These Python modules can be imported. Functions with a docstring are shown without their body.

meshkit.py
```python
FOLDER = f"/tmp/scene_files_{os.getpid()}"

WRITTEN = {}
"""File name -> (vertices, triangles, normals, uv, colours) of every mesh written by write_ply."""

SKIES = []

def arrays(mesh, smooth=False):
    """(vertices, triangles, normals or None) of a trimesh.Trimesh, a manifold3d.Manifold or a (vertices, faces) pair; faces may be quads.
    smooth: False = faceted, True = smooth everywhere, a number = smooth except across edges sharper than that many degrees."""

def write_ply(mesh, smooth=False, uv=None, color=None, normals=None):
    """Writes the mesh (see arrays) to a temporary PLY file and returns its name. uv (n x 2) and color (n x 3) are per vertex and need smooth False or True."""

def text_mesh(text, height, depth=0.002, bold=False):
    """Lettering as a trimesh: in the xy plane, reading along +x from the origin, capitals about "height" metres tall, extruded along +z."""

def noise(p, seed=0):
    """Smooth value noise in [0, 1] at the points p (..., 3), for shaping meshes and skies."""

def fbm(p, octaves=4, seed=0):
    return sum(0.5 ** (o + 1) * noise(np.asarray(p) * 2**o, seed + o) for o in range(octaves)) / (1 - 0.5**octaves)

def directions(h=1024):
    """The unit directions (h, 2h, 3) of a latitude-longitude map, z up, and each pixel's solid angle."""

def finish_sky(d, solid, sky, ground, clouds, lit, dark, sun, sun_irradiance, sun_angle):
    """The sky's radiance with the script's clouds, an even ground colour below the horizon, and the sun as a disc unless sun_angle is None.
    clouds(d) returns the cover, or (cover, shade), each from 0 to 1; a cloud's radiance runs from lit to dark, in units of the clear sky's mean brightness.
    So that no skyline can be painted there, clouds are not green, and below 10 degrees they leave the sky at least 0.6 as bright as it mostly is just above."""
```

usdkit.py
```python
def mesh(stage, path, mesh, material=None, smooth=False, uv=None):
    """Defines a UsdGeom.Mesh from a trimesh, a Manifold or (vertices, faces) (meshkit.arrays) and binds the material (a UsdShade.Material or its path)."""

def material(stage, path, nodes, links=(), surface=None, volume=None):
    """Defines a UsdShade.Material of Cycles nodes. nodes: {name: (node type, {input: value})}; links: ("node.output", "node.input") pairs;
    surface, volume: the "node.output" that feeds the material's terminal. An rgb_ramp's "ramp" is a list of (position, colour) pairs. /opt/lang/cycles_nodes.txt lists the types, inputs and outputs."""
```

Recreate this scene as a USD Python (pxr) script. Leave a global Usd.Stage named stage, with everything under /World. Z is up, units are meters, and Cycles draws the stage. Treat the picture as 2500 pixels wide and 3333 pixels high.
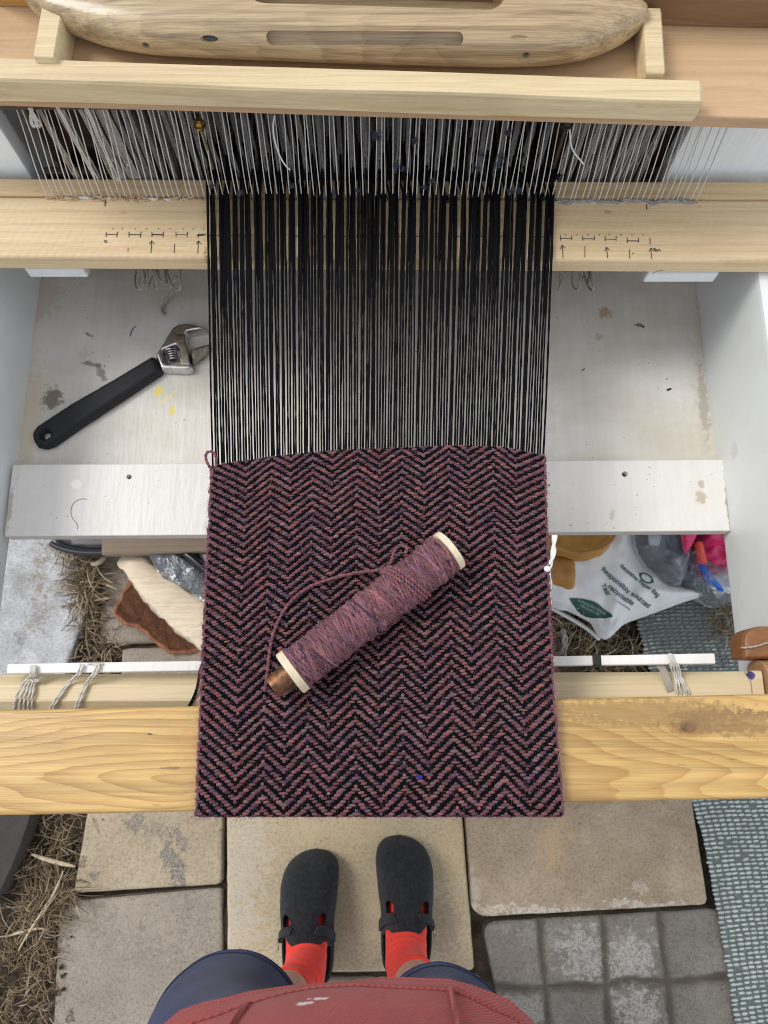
import math, random
import numpy as np, trimesh, shapely, manifold3d
from shapely.geometry import Polygon, Point, LineString
from scipy.spatial import Delaunay, cKDTree
import usdkit, meshkit
from pxr import Usd, UsdGeom, UsdLux, UsdShade, Gf, Sdf, Vt

stage = Usd.Stage.CreateInMemory()
UsdGeom.SetStageUpAxis(stage, UsdGeom.Tokens.z)
UsdGeom.SetStageMetersPerUnit(stage, 1.0)
UsdGeom.Xform.Define(stage, '/World')
UsdGeom.Scope.Define(stage, '/World/Looks')
rng = np.random.default_rng(7)
random.seed(7)

# ------------------------------------------------------------------ camera, sky, sun, exposure
CAM = np.array([0.0, 0.0, 1.6])
PITCH = math.radians(15.0)          # forward of straight down
FPX, CX, CY = 2600.0, 1250.0, 1666.5
EXPOSURE = 0.88
SUN_EL, SUN_AZ = math.radians(52), math.radians(-68)      # azimuth = atan2(x, y) of the direction towards the sun
cam = UsdGeom.Camera.Define(stage, '/World/camera')
cam.CreateHorizontalApertureAttr(24.0)
cam.CreateVerticalApertureAttr(32.0)
cam.CreateFocalLengthAttr(24.0 * FPX / 2500.0)
cam.CreateFocusDistanceAttr(0.86)
cam.CreateFStopAttr(9.0)
cam.CreateClippingRangeAttr(Gf.Vec2f(0.02, 500.0))
cam.CreateExposureAttr(EXPOSURE)
xf = UsdGeom.Xformable(cam)
xf.AddTranslateOp().Set(Gf.Vec3d(*CAM))
xf.AddRotateXOp().Set(math.degrees(PITCH))

sun = UsdLux.DistantLight.Define(stage, '/World/sun')
sun.CreateNormalizeAttr(True)
sun.CreateIntensityAttr(0.29)
sun.CreateAngleAttr(24.0)
sun.CreateColorAttr(Gf.Vec3f(1.0, 0.965, 0.91))
sd = np.array([math.sin(SUN_AZ) * math.cos(SUN_EL), math.cos(SUN_AZ) * math.cos(SUN_EL), math.sin(SUN_EL)])
zc = sd; xc = np.cross([0, 0, 1.0], zc); xc /= np.linalg.norm(xc); yc = np.cross(zc, xc)
UsdGeom.Xformable(sun).AddTransformOp().Set(Gf.Matrix4d(*xc, 0, *yc, 0, *zc, 0, 0, 0, 0, 1))

sky = UsdLux.DomeLight.Define(stage, '/World/sky')
sm = usdkit.material(stage, '/World/Looks/overcast_sky', {
    'sky': ('sky_texture', {'sky_type': 'single_scattering', 'sun_disc': False, 'sun_elevation': SUN_EL, 'sun_rotation': SUN_AZ, 'air_density': 1.0, 'aerosol_density': 2.0}),
    'tc': ('texture_coordinate', {}),
    'map': ('mapping', {'scale': (2.0, 2.0, 5.0)}),
    'cl': ('noise_texture', {'scale': 1.4, 'detail': 6, 'roughness': 0.55}),
    'cr': ('rgb_ramp', {'ramp': [(0.25, (0.80, 0.80, 0.80)), (0.75, (1, 1, 1))]}),
    'cc': ('mix', {'mix_type': 'multiply', 'fac': 1.0, 'color1': (5.3, 5.45, 5.75)}),
    'mx': ('mix', {'mix_type': 'mix', 'fac': 0.85}),
    'bg': ('background_shader', {'strength': 0.114}),
}, [('tc.generated', 'map.vector'), ('map.vector', 'cl.vector'), ('cl.fac', 'cr.fac'), ('cr.color', 'cc.color2'), ('sky.color', 'mx.color1'), ('cc.color', 'mx.color2'), ('mx.color', 'bg.color')], surface='bg.background')
UsdShade.MaterialBindingAPI.Apply(sky.GetPrim()).Bind(sm)
sky.GetPrim().SetCustomDataByKey('kind', 'structure')
sky.GetPrim().SetCustomDataByKey('label', 'pale overcast daylight sky')

# ------------------------------------------------------------------ helpers
RX = np.array([1.0, 0, 0]); UP = np.array([0, math.cos(PITCH), math.sin(PITCH)]); FW = np.array([0, math.sin(PITCH), -math.cos(PITCH)])
def at(px, py, z):
    """World point at height z seen at a place of the photograph (2500 x 3333)."""
    px = np.asarray(px, float); py = np.asarray(py, float)
    r = ((px - CX) / FPX)[..., None] * RX + ((CY - py) / FPX)[..., None] * UP + FW
    t = (z - CAM[2]) / r[..., 2]
    return CAM + r * t[..., None]
def ats(pts, z):
    p = np.asarray(pts, float)
    return at(p[:, 0], p[:, 1], z)
def V(*a): return np.array(a, float)

class Frame:
    """A right-handed frame from a left to a right point: a along, b away (horizontal), c up."""
    def __init__(s, L, R):
        s.o = np.asarray(L, float); d = np.asarray(R, float) - s.o
        s.len = np.linalg.norm(d); s.ex = d / s.len
        b = np.cross([0, 0, 1.0], s.ex); s.ey = b / np.linalg.norm(b); s.ez = np.cross(s.ex, s.ey)
    def w(s, q):
        q = np.asarray(q, float)
        return s.o + q[..., 0:1] * s.ex + q[..., 1:2] * s.ey + q[..., 2:3] * s.ez
    def l(s, p):
        d = np.asarray(p, float) - s.o
        return np.stack([d @ s.ex, d @ s.ey, d @ s.ez], -1)

names = {}
def numbered(parent, name):
    k = names.get((parent, name), 0); names[(parent, name)] = k + 1
    return name if k == 0 else f'{name}_{k:03d}'
def tag(p, label=None, cat=None, group=None, kind=None):
    p = p.GetPrim() if hasattr(p, 'GetPrim') else p
    for k, v in (('label', label), ('category', cat), ('group', group), ('kind', kind)):
        if v: p.SetCustomDataByKey(k, v)
    return p
def thing(name, label=None, cat=None, group=None, kind=None):
    return tag(UsdGeom.Xform.Define(stage, '/World/' + numbered('/World', name)), label, cat, group, kind)
def path_of(parent): return '/World' if parent is None else str(parent.GetPath())
def obj(name, m, material, parent=None, smooth=40, label=None, cat=None, group=None, kind=None):
    pp = path_of(parent)
    p = usdkit.mesh(stage, pp + '/' + numbered(pp, name), m, M[material] if isinstance(material, str) else material, smooth=smooth)
    return tag(p, label, cat, group, kind)
def toned(name, m, material, tone, parent=None, **kw):
    """A smooth mesh that carries a number per vertex (0 to 1) for its material, e.g. the dye lot of each stitch."""
    p = obj(name, m, material, parent, smooth=True, **kw)
    UsdGeom.PrimvarsAPI(UsdGeom.Mesh(p)).CreatePrimvar('tone', Sdf.ValueTypeNames.FloatArray, 'vertex').Set(Vt.FloatArray.FromNumpy(np.asarray(tone, np.float32)))
    return p
def curves(name, strands, width, material, parent=None, **kw):
    pp = path_of(parent)
    c = UsdGeom.BasisCurves.Define(stage, pp + '/' + numbered(pp, name))
    c.CreateTypeAttr('linear')
    c.CreateCurveVertexCountsAttr(Vt.IntArray([len(s) for s in strands]))
    P = np.vstack(strands).astype(np.float32)
    c.CreatePointsAttr(Vt.Vec3fArray.FromNumpy(P))
    c.CreateWidthsAttr(Vt.FloatArray.FromNumpy(np.full(len(P), width, np.float32)))
    c.SetWidthsInterpolation('vertex')
    UsdShade.MaterialBindingAPI.Apply(c.GetPrim()).Bind(M[material])
    return tag(c, **kw)

class MB:
    """Collects meshes into one."""
    def __init__(s): s.v, s.f, s.n = [], [], 0
    def add(s, v, f):
        v = np.asarray(v, float); f = np.asarray(f, int)
        if f.shape[1] == 4: f = np.vstack([f[:, [0, 1, 2]], f[:, [0, 2, 3]]])
        s.v.append(v); s.f.append(f + s.n); s.n += len(v); return s
    def addm(s, m):
        if hasattr(m, 'to_mesh'):
            q = m.to_mesh(); return s.add(q.vert_properties[:, :3], q.tri_verts)
        if isinstance(m, tuple): return s.add(*m)
        return s.add(m.vertices, m.faces)
    def get(s): return np.vstack(s.v), np.vstack(s.f)

def tube(points, radius, sides=6, cap=True):
    p = np.asarray(points, float); n = len(p)
    r = np.broadcast_to(np.asarray(radius, float), (n,))
    t = np.gradient(p, axis=0); t /= np.linalg.norm(t, axis=1, keepdims=True) + 1e-12
    a = np.zeros_like(p)
    ref = V(0, 0, 1) if abs(t[0, 2]) < 0.9 else V(1, 0, 0)
    cur = np.cross(t[0], ref); cur /= np.linalg.norm(cur)
    for i in range(n):
        cur = cur - t[i] * (cur @ t[i]); cur /= np.linalg.norm(cur) + 1e-12; a[i] = cur
    b = np.cross(t, a); ang = np.arange(sides) * 2 * np.pi / sides
    v = p[:, None] + r[:, None, None] * (np.cos(ang)[None, :, None] * a[:, None] + np.sin(ang)[None, :, None] * b[:, None])
    i, j = np.meshgrid(np.arange(n - 1), np.arange(sides), indexing='ij')
    q = np.stack([i * sides + j, i * sides + (j + 1) % sides, (i + 1) * sides + (j + 1) % sides, (i + 1) * sides + j], -1).reshape(-1, 4)
    v = v.reshape(-1, 3); f = np.vstack([q[:, [0, 1, 2]], q[:, [0, 2, 3]]])
    if cap:
        m = len(v); v = np.vstack([v, p[:1], p[-1:]])
        k = np.arange(sides)
        f = np.vstack([f, np.stack([np.full(sides, m), (k + 1) % sides, k], 1), np.stack([np.full(sides, m + 1), (n - 1) * sides + k, (n - 1) * sides + (k + 1) % sides], 1)])
    return v, f
def spline(pts, n):
    from scipy.interpolate import CubicSpline, PchipInterpolator
    p = np.asarray(pts, float); s = np.r_[0, np.cumsum(np.linalg.norm(np.diff(p, axis=0), axis=1))]
    return CubicSpline(s, p)(np.linspace(0, s[-1], n)) if len(p) > 2 else p[0] + (p[-1] - p[0]) * np.linspace(0, 1, n)[:, None]
def rope(points, r, strands=2, twist=0.012, sides=6, step=0.0016):
    """A plied cord: strands wound round the path. twist = length of one turn."""
    p = np.asarray(points, float); s = np.r_[0, np.cumsum(np.linalg.norm(np.diff(p, axis=0), axis=1))]
    n = max(6, int(s[-1] / step)); u = np.linspace(0, s[-1], n)
    q = np.stack([np.interp(u, s, p[:, k]) for k in range(3)], 1)
    t = np.gradient(q, axis=0); t /= np.linalg.norm(t, axis=1, keepdims=True) + 1e-12
    a = np.cross(t, [0.12, 0.25, 1.0]); a /= np.linalg.norm(a, axis=1, keepdims=True) + 1e-12; b = np.cross(t, a)
    mb = MB(); rs = r * (0.58 if strands == 2 else 0.5)
    for k in range(strands):
        ph = 2 * np.pi * (u / twist + k / strands)
        mb.add(*tube(q + (r - rs) * (np.cos(ph)[:, None] * a + np.sin(ph)[:, None] * b), rs, sides))
    return mb.get()

def rounded(w, h, r, n=3):
    """Outline of a rounded rectangle, from (0, 0) to (w, -h) (b away, c down), counter-clockwise."""
    c = []
    for (cx, cy, a0) in ((w - r, -r, 0), (r, -r, 90), (r, -h + r, 180), (w - r, -h + r, 270)):
        for k in range(n + 1):
            a = math.radians(a0 + 90 * k / n); c.append((cx + r * math.cos(a), cy + r * math.sin(a)))
    return np.array(c)
def prism(fr, prof, a0, a1, step=0.02, wob=0.0005, seed=0, ends=0.0015):
    """Extrudes a (b, c) outline along a; slightly uneven, ends eased."""
    prof = np.asarray(prof, float); m = len(prof)
    xs = np.linspace(a0, a1, max(2, int((a1 - a0) / step) + 1))
    cen = prof.mean(0); rows = []
    seq = [(a0, 1 - ends / 0.02)] + [(a0 + ends, 1.0)] + [(x, 1.0) for x in xs[1:-1]] + [(a1 - ends, 1.0)] + [(a1, 1 - ends / 0.02)]
    for x, s in seq:
        q = cen + (prof - cen) * s
        rows.append(np.column_stack([np.full(m, x), q]))
    v = np.vstack(rows); n = len(rows)
    if wob:
        k = np.stack([v[:, 0] * 6, v[:, 1] * 45, v[:, 2] * 45], 1) + seed * 13.7
        v[:, 1] += (meshkit.noise(k, seed) - .5) * 2 * wob; v[:, 2] += (meshkit.noise(k + 31.7, seed + 1) - .5) * 2 * wob
    i, j = np.meshgrid(np.arange(n - 1), np.arange(m), indexing='ij')
    q = np.stack([i * m + j, (i + 1) * m + j, (i + 1) * m + (j + 1) % m, i * m + (j + 1) % m], -1).reshape(-1, 4)
    f = np.vstack([q[:, [0, 2, 1]], q[:, [0, 3, 2]]])
    k = np.arange(m); c0 = len(v)
    v = np.vstack([v, v[:m].mean(0), v[-m:].mean(0)])
    f = np.vstack([f, np.stack([np.full(m, c0), (k + 1) % m, k], 1), np.stack([np.full(m, c0 + 1), (n - 1) * m + k, (n - 1) * m + (k + 1) % m], 1)])
    f = f[:, ::-1]
    return fr.w(v), f
def beam(L, R, depth, height, r=0.003, a0=0.0, a1=None, wob=0.0005, seed=0, b0=0.0, c0=0.0, step=0.02):
    fr = Frame(L, R)
    return prism(fr, rounded(depth, height, r) + [b0, c0], a0, fr.len if a1 is None else a1, wob=wob, seed=seed, step=step)

def puffy(poly, z0, H, b, res, extra=None, wall=True, prof=None):
    """Closed body over an outline: its height rises from the edge inwards over a distance b to H; extra(x, y, d) adds to it."""
    P = Polygon(poly) if not isinstance(poly, Polygon) else poly
    if not P.is_valid: P = P.buffer(0)
    ring = P.exterior; L = ring.length; n = max(12, int(L / res))
    rings = [np.array([ring.interpolate(k / n, normalized=True).coords[0] for k in range(n)])]
    for h in P.interiors:
        k2 = max(10, int(h.length / res)); rings.append(np.array([h.interpolate(k / k2, normalized=True).coords[0] for k in range(k2)]))
    nb = sum(len(r) for r in rings)
    if b < res * 2.2:      # rows of points along the rounded edge
        for q_ in (.35, 1.02):
            In = P.buffer(-b * q_ * .8)
            for rg in list(rings[:1 + len(P.interiors)]):
                tg = np.roll(rg, -1, 0) - np.roll(rg, 1, 0); tg /= np.linalg.norm(tg, axis=1, keepdims=True) + 1e-12; nn = np.column_stack([-tg[:, 1], tg[:, 0]])
                sgn_ = 1 if P.contains(Point(*(rg[0] + nn[0] * b * .2))) else -1; cand = rg + nn * sgn_ * b * q_
                ok = shapely.contains_xy(In, cand[:, 0], cand[:, 1])
                if ok.any(): rings.append(cand[ok])
    bd = np.vstack(rings)
    x0, y0, x1, y1 = P.bounds
    g = np.stack(np.meshgrid(np.arange(x0, x1, res), np.arange(y0, y1, res * 0.87), indexing='xy'), -1)
    g[1::2, :, 0] += res / 2; g = g.reshape(-1, 2)
    inn = P.buffer(-res * 0.45 if b >= res * 2.2 else -(b + res * .5))
    g = g[shapely.contains_xy(inn, g[:, 0], g[:, 1])]
    pts = np.vstack([bd, g]); tri = Delaunay(pts).simplices
    c = pts[tri].mean(1); tri = tri[shapely.contains_xy(P, c[:, 0], c[:, 1])]
    a = pts[tri]; area = (a[:, 1, 0] - a[:, 0, 0]) * (a[:, 2, 1] - a[:, 0, 1]) - (a[:, 1, 1] - a[:, 0, 1]) * (a[:, 2, 0] - a[:, 0, 0])
    tri[area < 0] = tri[area < 0][:, [0, 2, 1]]
    tri = tri[np.abs(area) > 1e-12]
    d = np.zeros(len(pts)); bt = P.boundary
    d[nb:] = shapely.distance(shapely.points(pts[nb:]), bt)
    s = np.clip(d / b, 0, 1); s = np.sqrt(1 - (1 - s) ** 2) if prof is None else prof(s)
    z = z0 + H * s
    if extra is not None: z = z + extra(pts[:, 0], pts[:, 1], d)
    top = np.column_stack([pts, z]); n = len(pts)
    bot = np.column_stack([pts, np.full(n, z0 - 0.0006)])
    f = [tri, tri[:, ::-1] + n]; o = 0
    for r in rings:
        if o >= nb: break
        k = np.arange(len(r)) + o; k2 = np.roll(k, -1)
        f += [np.stack([k, n + k, n + k2], 1), np.stack([k, n + k2, k2], 1)]; o += len(r)
    m = trimesh.Trimesh(np.vstack([top, bot]), np.vstack(f), process=False)
    m.surface = (pts, z)
    return m
def loft(rows, closed=True, caps=(True, True)):
    """rows: list of equal (m, 3) rings."""
    R = np.asarray(rows, float); n, m = R.shape[:2]
    i, j = np.meshgrid(np.arange(n - 1), np.arange(m if closed else m - 1), indexing='ij')
    q = np.stack([i * m + j, i * m + (j + 1) % m, (i + 1) * m + (j + 1) % m, (i + 1) * m + j], -1).reshape(-1, 4)
    v = R.reshape(-1, 3); f = np.vstack([q[:, [0, 1, 2]], q[:, [0, 2, 3]]]); k = np.arange(m)
    if caps[0]: f = np.vstack([f, np.stack([np.full(m, len(v)), (k + 1) % m, k], 1)]); v = np.vstack([v, R[0].mean(0)])
    if caps[1]: f = np.vstack([f, np.stack([np.full(m, len(v)), (n - 1) * m + k, (n - 1) * m + (k + 1) % m], 1)]); v = np.vstack([v, R[-1].mean(0)])
    return v, f
def ellipsoids(c, ax, rad, nu=8, nv=5):
    """Many small ellipsoids: centres c (n,3), axes ax (n,3,3) rows, radii rad (n,3)."""
    th = np.linspace(0, np.pi, nv + 1)[1:-1]; ph = np.arange(nu) * 2 * np.pi / nu
    S = np.vstack([[[1, 0, 0]], np.stack([np.repeat(np.cos(th), nu), np.outer(np.sin(th), np.cos(ph)).ravel(), np.outer(np.sin(th), np.sin(ph)).ravel()], 1), [[-1, 0, 0]]])
    F = [(0, 1 + k, 1 + (k + 1) % nu) for k in range(nu)]
    for r in range(len(th) - 1):
        for k in range(nu):
            a, b2 = 1 + r * nu + k, 1 + r * nu + (k + 1) % nu; F += [(a, a + nu, b2 + nu), (a, b2 + nu, b2)]
    o = 1 + (len(th) - 1) * nu; F += [(len(S) - 1, o + (k + 1) % nu, o + k) for k in range(nu)]
    F = np.array(F); v = c[:, None] + np.einsum('sk,nk,nkd->nsd', S, rad, ax)
    f = F[None] + (np.arange(len(c)) * len(S))[:, None, None]
    return v.reshape(-1, 3), f.reshape(-1, 3)

# ------------------------------------------------------------------ materials
M = {}
class G:
    def __init__(s): s.nodes, s.links, s.k = {}, [], 0
    def add(s, kind, **inp):
        s.k += 1; n = f'n{s.k}'; vals = {}
        for k, v in inp.items():
            if isinstance(v, str) and v.startswith('@'): s.links.append((v[1:], f'{n}.{k}'))
            else: vals[k] = v
        s.nodes[n] = (kind, vals); return n
    def pos(s):
        if not hasattr(s, 'p'): s.p = s.add('geometry')
        return f'@{s.p}.position'
    def math(s, op, a, b=0.0, clamp=False): return '@' + s.add('math', math_type=op, value1=a, value2=b) + '.value'
    def map(s, scale=(1, 1, 1), loc=(0, 0, 0), rot=(0, 0, 0), vec=None): return '@' + s.add('mapping', vector=vec or s.pos(), scale=scale, location=loc, rotation=rot) + '.vector'
    def noise(s, scale, vec=None, detail=3, rough=0.55, dist=0.0): return '@' + s.add('noise_texture', vector=vec or s.pos(), scale=scale, detail=detail, roughness=rough, distortion=dist) + '.fac'
    def ramp(s, fac, stops): return '@' + s.add('rgb_ramp', fac=fac, ramp=stops) + '.color'
    def rampf(s, fac, a, b, lo=0.0, hi=1.0): return '@' + s.add('map_range', range_type='smoothstep', value=fac, from_min=a, from_max=b, to_min=lo, to_max=hi) + '.result'
    def mix(s, fac, a, b, kind='mix'): return '@' + s.add('mix', mix_type=kind, fac=fac, color1=a, color2=b) + '.color'
    def spot(s, c, rad, rot=0.0, noise=1.0, nscale=140.0):
        """1 at c, 0 beyond the radii, broken up by noise."""
        v = '@' + s.add('vector_math', math_type='subtract', vector1=s.pos(), vector2=tuple(c)) + '.vector'
        v = s.map(scale=tuple(1 / r for r in rad), rot=(0, 0, 0), vec='@' + s.add('vector_rotate', rotate_type='z_axis', vector=v, angle=rot) + '.vector')
        d = '@' + s.add('vector_math', math_type='length', vector1=v) + '.value'
        n = s.noise(nscale, detail=4, rough=0.7)
        d = s.math('add', d, s.math('multiply', s.math('subtract', n, 0.5), noise * 2.4))
        return s.rampf(d, 1.0, 0.55)
    def bump(s, h, strength=0.3, dist=0.001, normal=None):
        kw = dict(height=h, strength=strength, distance=dist)
        if normal: kw['normal'] = normal
        return '@' + s.add('bump', **kw) + '.normal'
    def done(s, name, color, rough=0.6, normal=None, **kw):
        b = s.add('principled_bsdf', base_color=color, roughness=rough, **({'normal': normal} if normal else {}), **kw)
        M[name] = usdkit.material(stage, '/World/Looks/' + name, s.nodes, s.links, surface=f'{b}.BSDF')
    def raw(s, name, out): M[name] = usdkit.material(stage, '/World/Looks/' + name, s.nodes, s.links, surface=out)

def wood(name, light, dark, rough=0.55, period=0.011, contrast=0.6, warp=0.5, fibre=0.25, axis=0, knots=(), spots=(), coat=0.0, offset=(0, 0, 0), rings=None, saw=0.0, blot=0.3, streak=0.18):
    g = G()
    sq = [1.0, 1.0, 1.0]; sq[axis] = 0.09
    vec = g.map(scale=tuple(sq), loc=offset)
    lowv = [3.0, 16.0, 16.0] if axis == 0 else ([16.0, 3.0, 16.0] if axis == 1 else [16.0, 16.0, 3.0])
    low = g.noise(1.0, vec=g.map(scale=tuple(lowv), loc=offset), detail=2)
    if rings is not None:     # growth rings cut lengthwise: long nested ellipses round a centre
        v = '@' + g.add('vector_math', math_type='subtract', vector1=g.pos(), vector2=tuple(rings[0])) + '.vector'
        v = g.map(scale=tuple(rings[1]), vec=v)
        d = '@' + g.add('vector_math', math_type='length', vector1=v) + '.value'
    else:
        sep = g.add('separate_xyz', vector=g.map(scale=(1, 1, 1), rot=(0.35, 0.0, 0.0)))
        d = f'@{sep}.' + ('y' if axis != 1 else 'x')
    d = g.math('add', d, g.math('multiply', low, warp * 0.06))
    for (c, r) in knots:      # grain flows round a knot
        v = '@' + g.add('vector_math', math_type='subtract', vector1=g.pos(), vector2=tuple(c)) + '.vector'
        ks = [1.0, 1.0, 1.0]; ks[axis] = 0.45
        L = '@' + g.add('vector_math', math_type='length', vector1=g.map(scale=tuple(ks), vec=v)) + '.value'
        d = g.math('add', d, g.rampf(L, r * 4.5, 0.0, 0.0, r * 2.2))
    jit = g.noise(1.0, vec=g.map(scale=tuple(x * 5.0 for x in lowv), loc=(2, 4, 6)), detail=3, rough=0.6)
    d = g.math('add', d, g.math('multiply', jit, period * 0.6))
    ph = g.math('fraction', g.math('divide', d, period))
    line = g.math('power', ph, 2.2)
    line = g.math('multiply', line, g.rampf(ph, 1.0, 0.93))
    amt = g.math('multiply', line, g.rampf(g.noise(1.0, vec=g.map(scale=tuple(x * 0.6 for x in lowv), loc=(5, 3, 1))), 0.25, 0.7, 0.35, 1.0))
    col = g.mix(g.math('multiply', amt, contrast), light, dark)
    fs = [14.0, 700.0, 700.0] if axis == 0 else ([700.0, 14.0, 700.0] if axis == 1 else [700.0, 700.0, 14.0])
    fn = g.noise(1.0, vec=g.map(scale=tuple(fs)), detail=3)
    col = g.mix(fibre, col, g.ramp(fn, [(0.25, (0.35, 0.33, 0.31)), (0.6, (1, 1, 1)), (0.85, (1.0, 1.0, 1.0))]), 'multiply')
    bl = g.noise(1.0, vec=g.map(scale=tuple(x * 0.9 for x in lowv), loc=(9, 2, 7)), detail=4, rough=0.65)
    col = g.mix(blot, col, g.ramp(bl, [(0.3, (0.62, 0.56, 0.50)), (0.55, (1, 1, 1)), (0.8, (1.0, 1.0, 1.0))]), 'multiply')
    if streak:
        s1 = g.noise(1.0, vec=g.map(scale=(2.2, 120.0, 120.0) if axis == 0 else ((120.0, 2.2, 120.0) if axis == 1 else (120.0, 120.0, 2.2)), loc=(4, 1, 5)), detail=4, rough=0.65)
        col = g.mix(streak, col, g.ramp(s1, [(0.36, (0.42, 0.36, 0.30)), (0.52, (1, 1, 1)), (0.8, (1.1, 1.1, 1.1))]), 'multiply')
    sp = [30.0, 330.0, 330.0] if axis == 0 else [330.0, 30.0, 330.0]
    pores = g.rampf(g.noise(1.0, vec=g.map(scale=tuple(sp), loc=(1, 8, 3)), detail=2), 0.70, 0.78)
    col = g.mix(g.math('multiply', pores, 0.45), col, tuple(0.4 * x for x in dark))
    for (c, r) in knots:
        v = '@' + g.add('vector_math', math_type='subtract', vector1=g.pos(), vector2=tuple(c)) + '.vector'
        ks = [1.0, 1.0, 1.0]; ks[axis] = 0.62
        L = '@' + g.add('vector_math', math_type='length', vector1=g.map(scale=tuple(ks), vec=v)) + '.value'
        L = g.math('add', L, g.math('multiply', g.math('subtract', g.noise(140.0), 0.5), r * 0.7))
        col = g.mix(g.rampf(L, r * 2.6, r * 0.8, 0.0, 0.55), col, tuple(0.55 * x for x in dark))
        col = g.mix(g.rampf(L, r * 1.05, r * 0.7, 0.0, 0.8), col, tuple(0.2 * x for x in dark))
    for (c, rad, rot, sc, st) in spots:
        col = g.mix(g.math('multiply', g.spot(c, rad, rot), st), col, sc)
    h = g.math('add', g.math('multiply', fn, 0.5), g.math('multiply', amt, -0.5))
    if saw:
        w = '@' + g.add('wave_texture', wave_type='bands', bands_direction='x', vector=g.map(rot=(0, 0, 0.5)), scale=34.0, distortion=2.5, detail=2, detail_scale=2.0) + '.fac'
        h = g.math('add', h, g.math('multiply', w, saw))
    nm = g.bump(h, 0.5, 0.0007)
    g.done(name, col, rough=g.rampf(bl, 0.2, 0.8, rough - 0.08, rough + 0.08) if rough > .1 else rough, normal=nm, **({'coat_weight': coat, 'coat_roughness': 0.16} if coat else {}))

def plain(name, color, rough=0.6, vary=0.25, nscale=60.0, bump=0.0, bscale=300.0, bdist=0.001, col2=None, **kw):
    g = G(); n = g.noise(nscale, detail=5, rough=0.6)
    c2 = col2 or tuple(x * (1 - vary) for x in color)
    col = g.ramp(n, [(0.3, c2), (0.7, color)])
    nm = g.bump(g.noise(bscale, detail=3), bump, bdist) if bump else None
    g.done(name, col, rough, nm, **kw)

def white_paint(name, base, spots=(), speck=0.5, grime=0.35, rough=0.45):
    g = G()
    n1 = g.noise(1.0, vec=g.map(scale=(5, 9, 9)), detail=5, rough=0.65)
    col = g.ramp(n1, [(0.32, tuple(b * (1 - grime * k) for b, k in zip(base, (0.55, 0.62, 0.8)))), (0.62, base)])
    st = g.noise(1.0, vec=g.map(scale=(120, 9, 9)), detail=4)
    col = g.mix(0.22, col, g.ramp(st, [(0.3, (0.7, 0.7, 0.7)), (0.7, (1, 1, 1))]), 'multiply')
    if speck:
        vo = g.add('voronoi_texture', vector=g.map(scale=(95, 130, 95)), scale=1.0, randomness=1.0)
        keep = g.rampf(g.noise(26.0, detail=3), 0.50, 0.60)
        d = g.rampf(g.math('add', f'@{vo}.distance', g.math('multiply', g.noise(330.0, detail=3), 0.55)), 0.40, 0.30)
        col = g.mix(g.math('multiply', g.math('multiply', d, keep), speck), col, (0.05, 0.042, 0.035))
    for (c, rad, rot, sc, s_) in spots:
        col = g.mix(g.math('multiply', g.spot(c, rad, rot), s_), col, sc)
    nm = g.bump(g.math('add', g.noise(1.0, vec=g.map(scale=(160, 30, 30)), detail=3), g.math('multiply', n1, 1.2)), 0.4, 0.0016)
    g.done(name, col, rough, nm)
# ---- the materials of this scene
ZB, ZC, ZR = 0.786, 0.798, 0.800       # top of breast beam, cloth, race board
ZS, ZX = 0.602, 0.625                  # top of shelf, top of cross board
ZT = 0.945                             # top of the shuttle tray
def sp(px, py, z, rx, ry, rot, col, st, rz=0.02): return (tuple(at(px, py, z)), (rx, ry, rz), rot, col, st)

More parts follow.
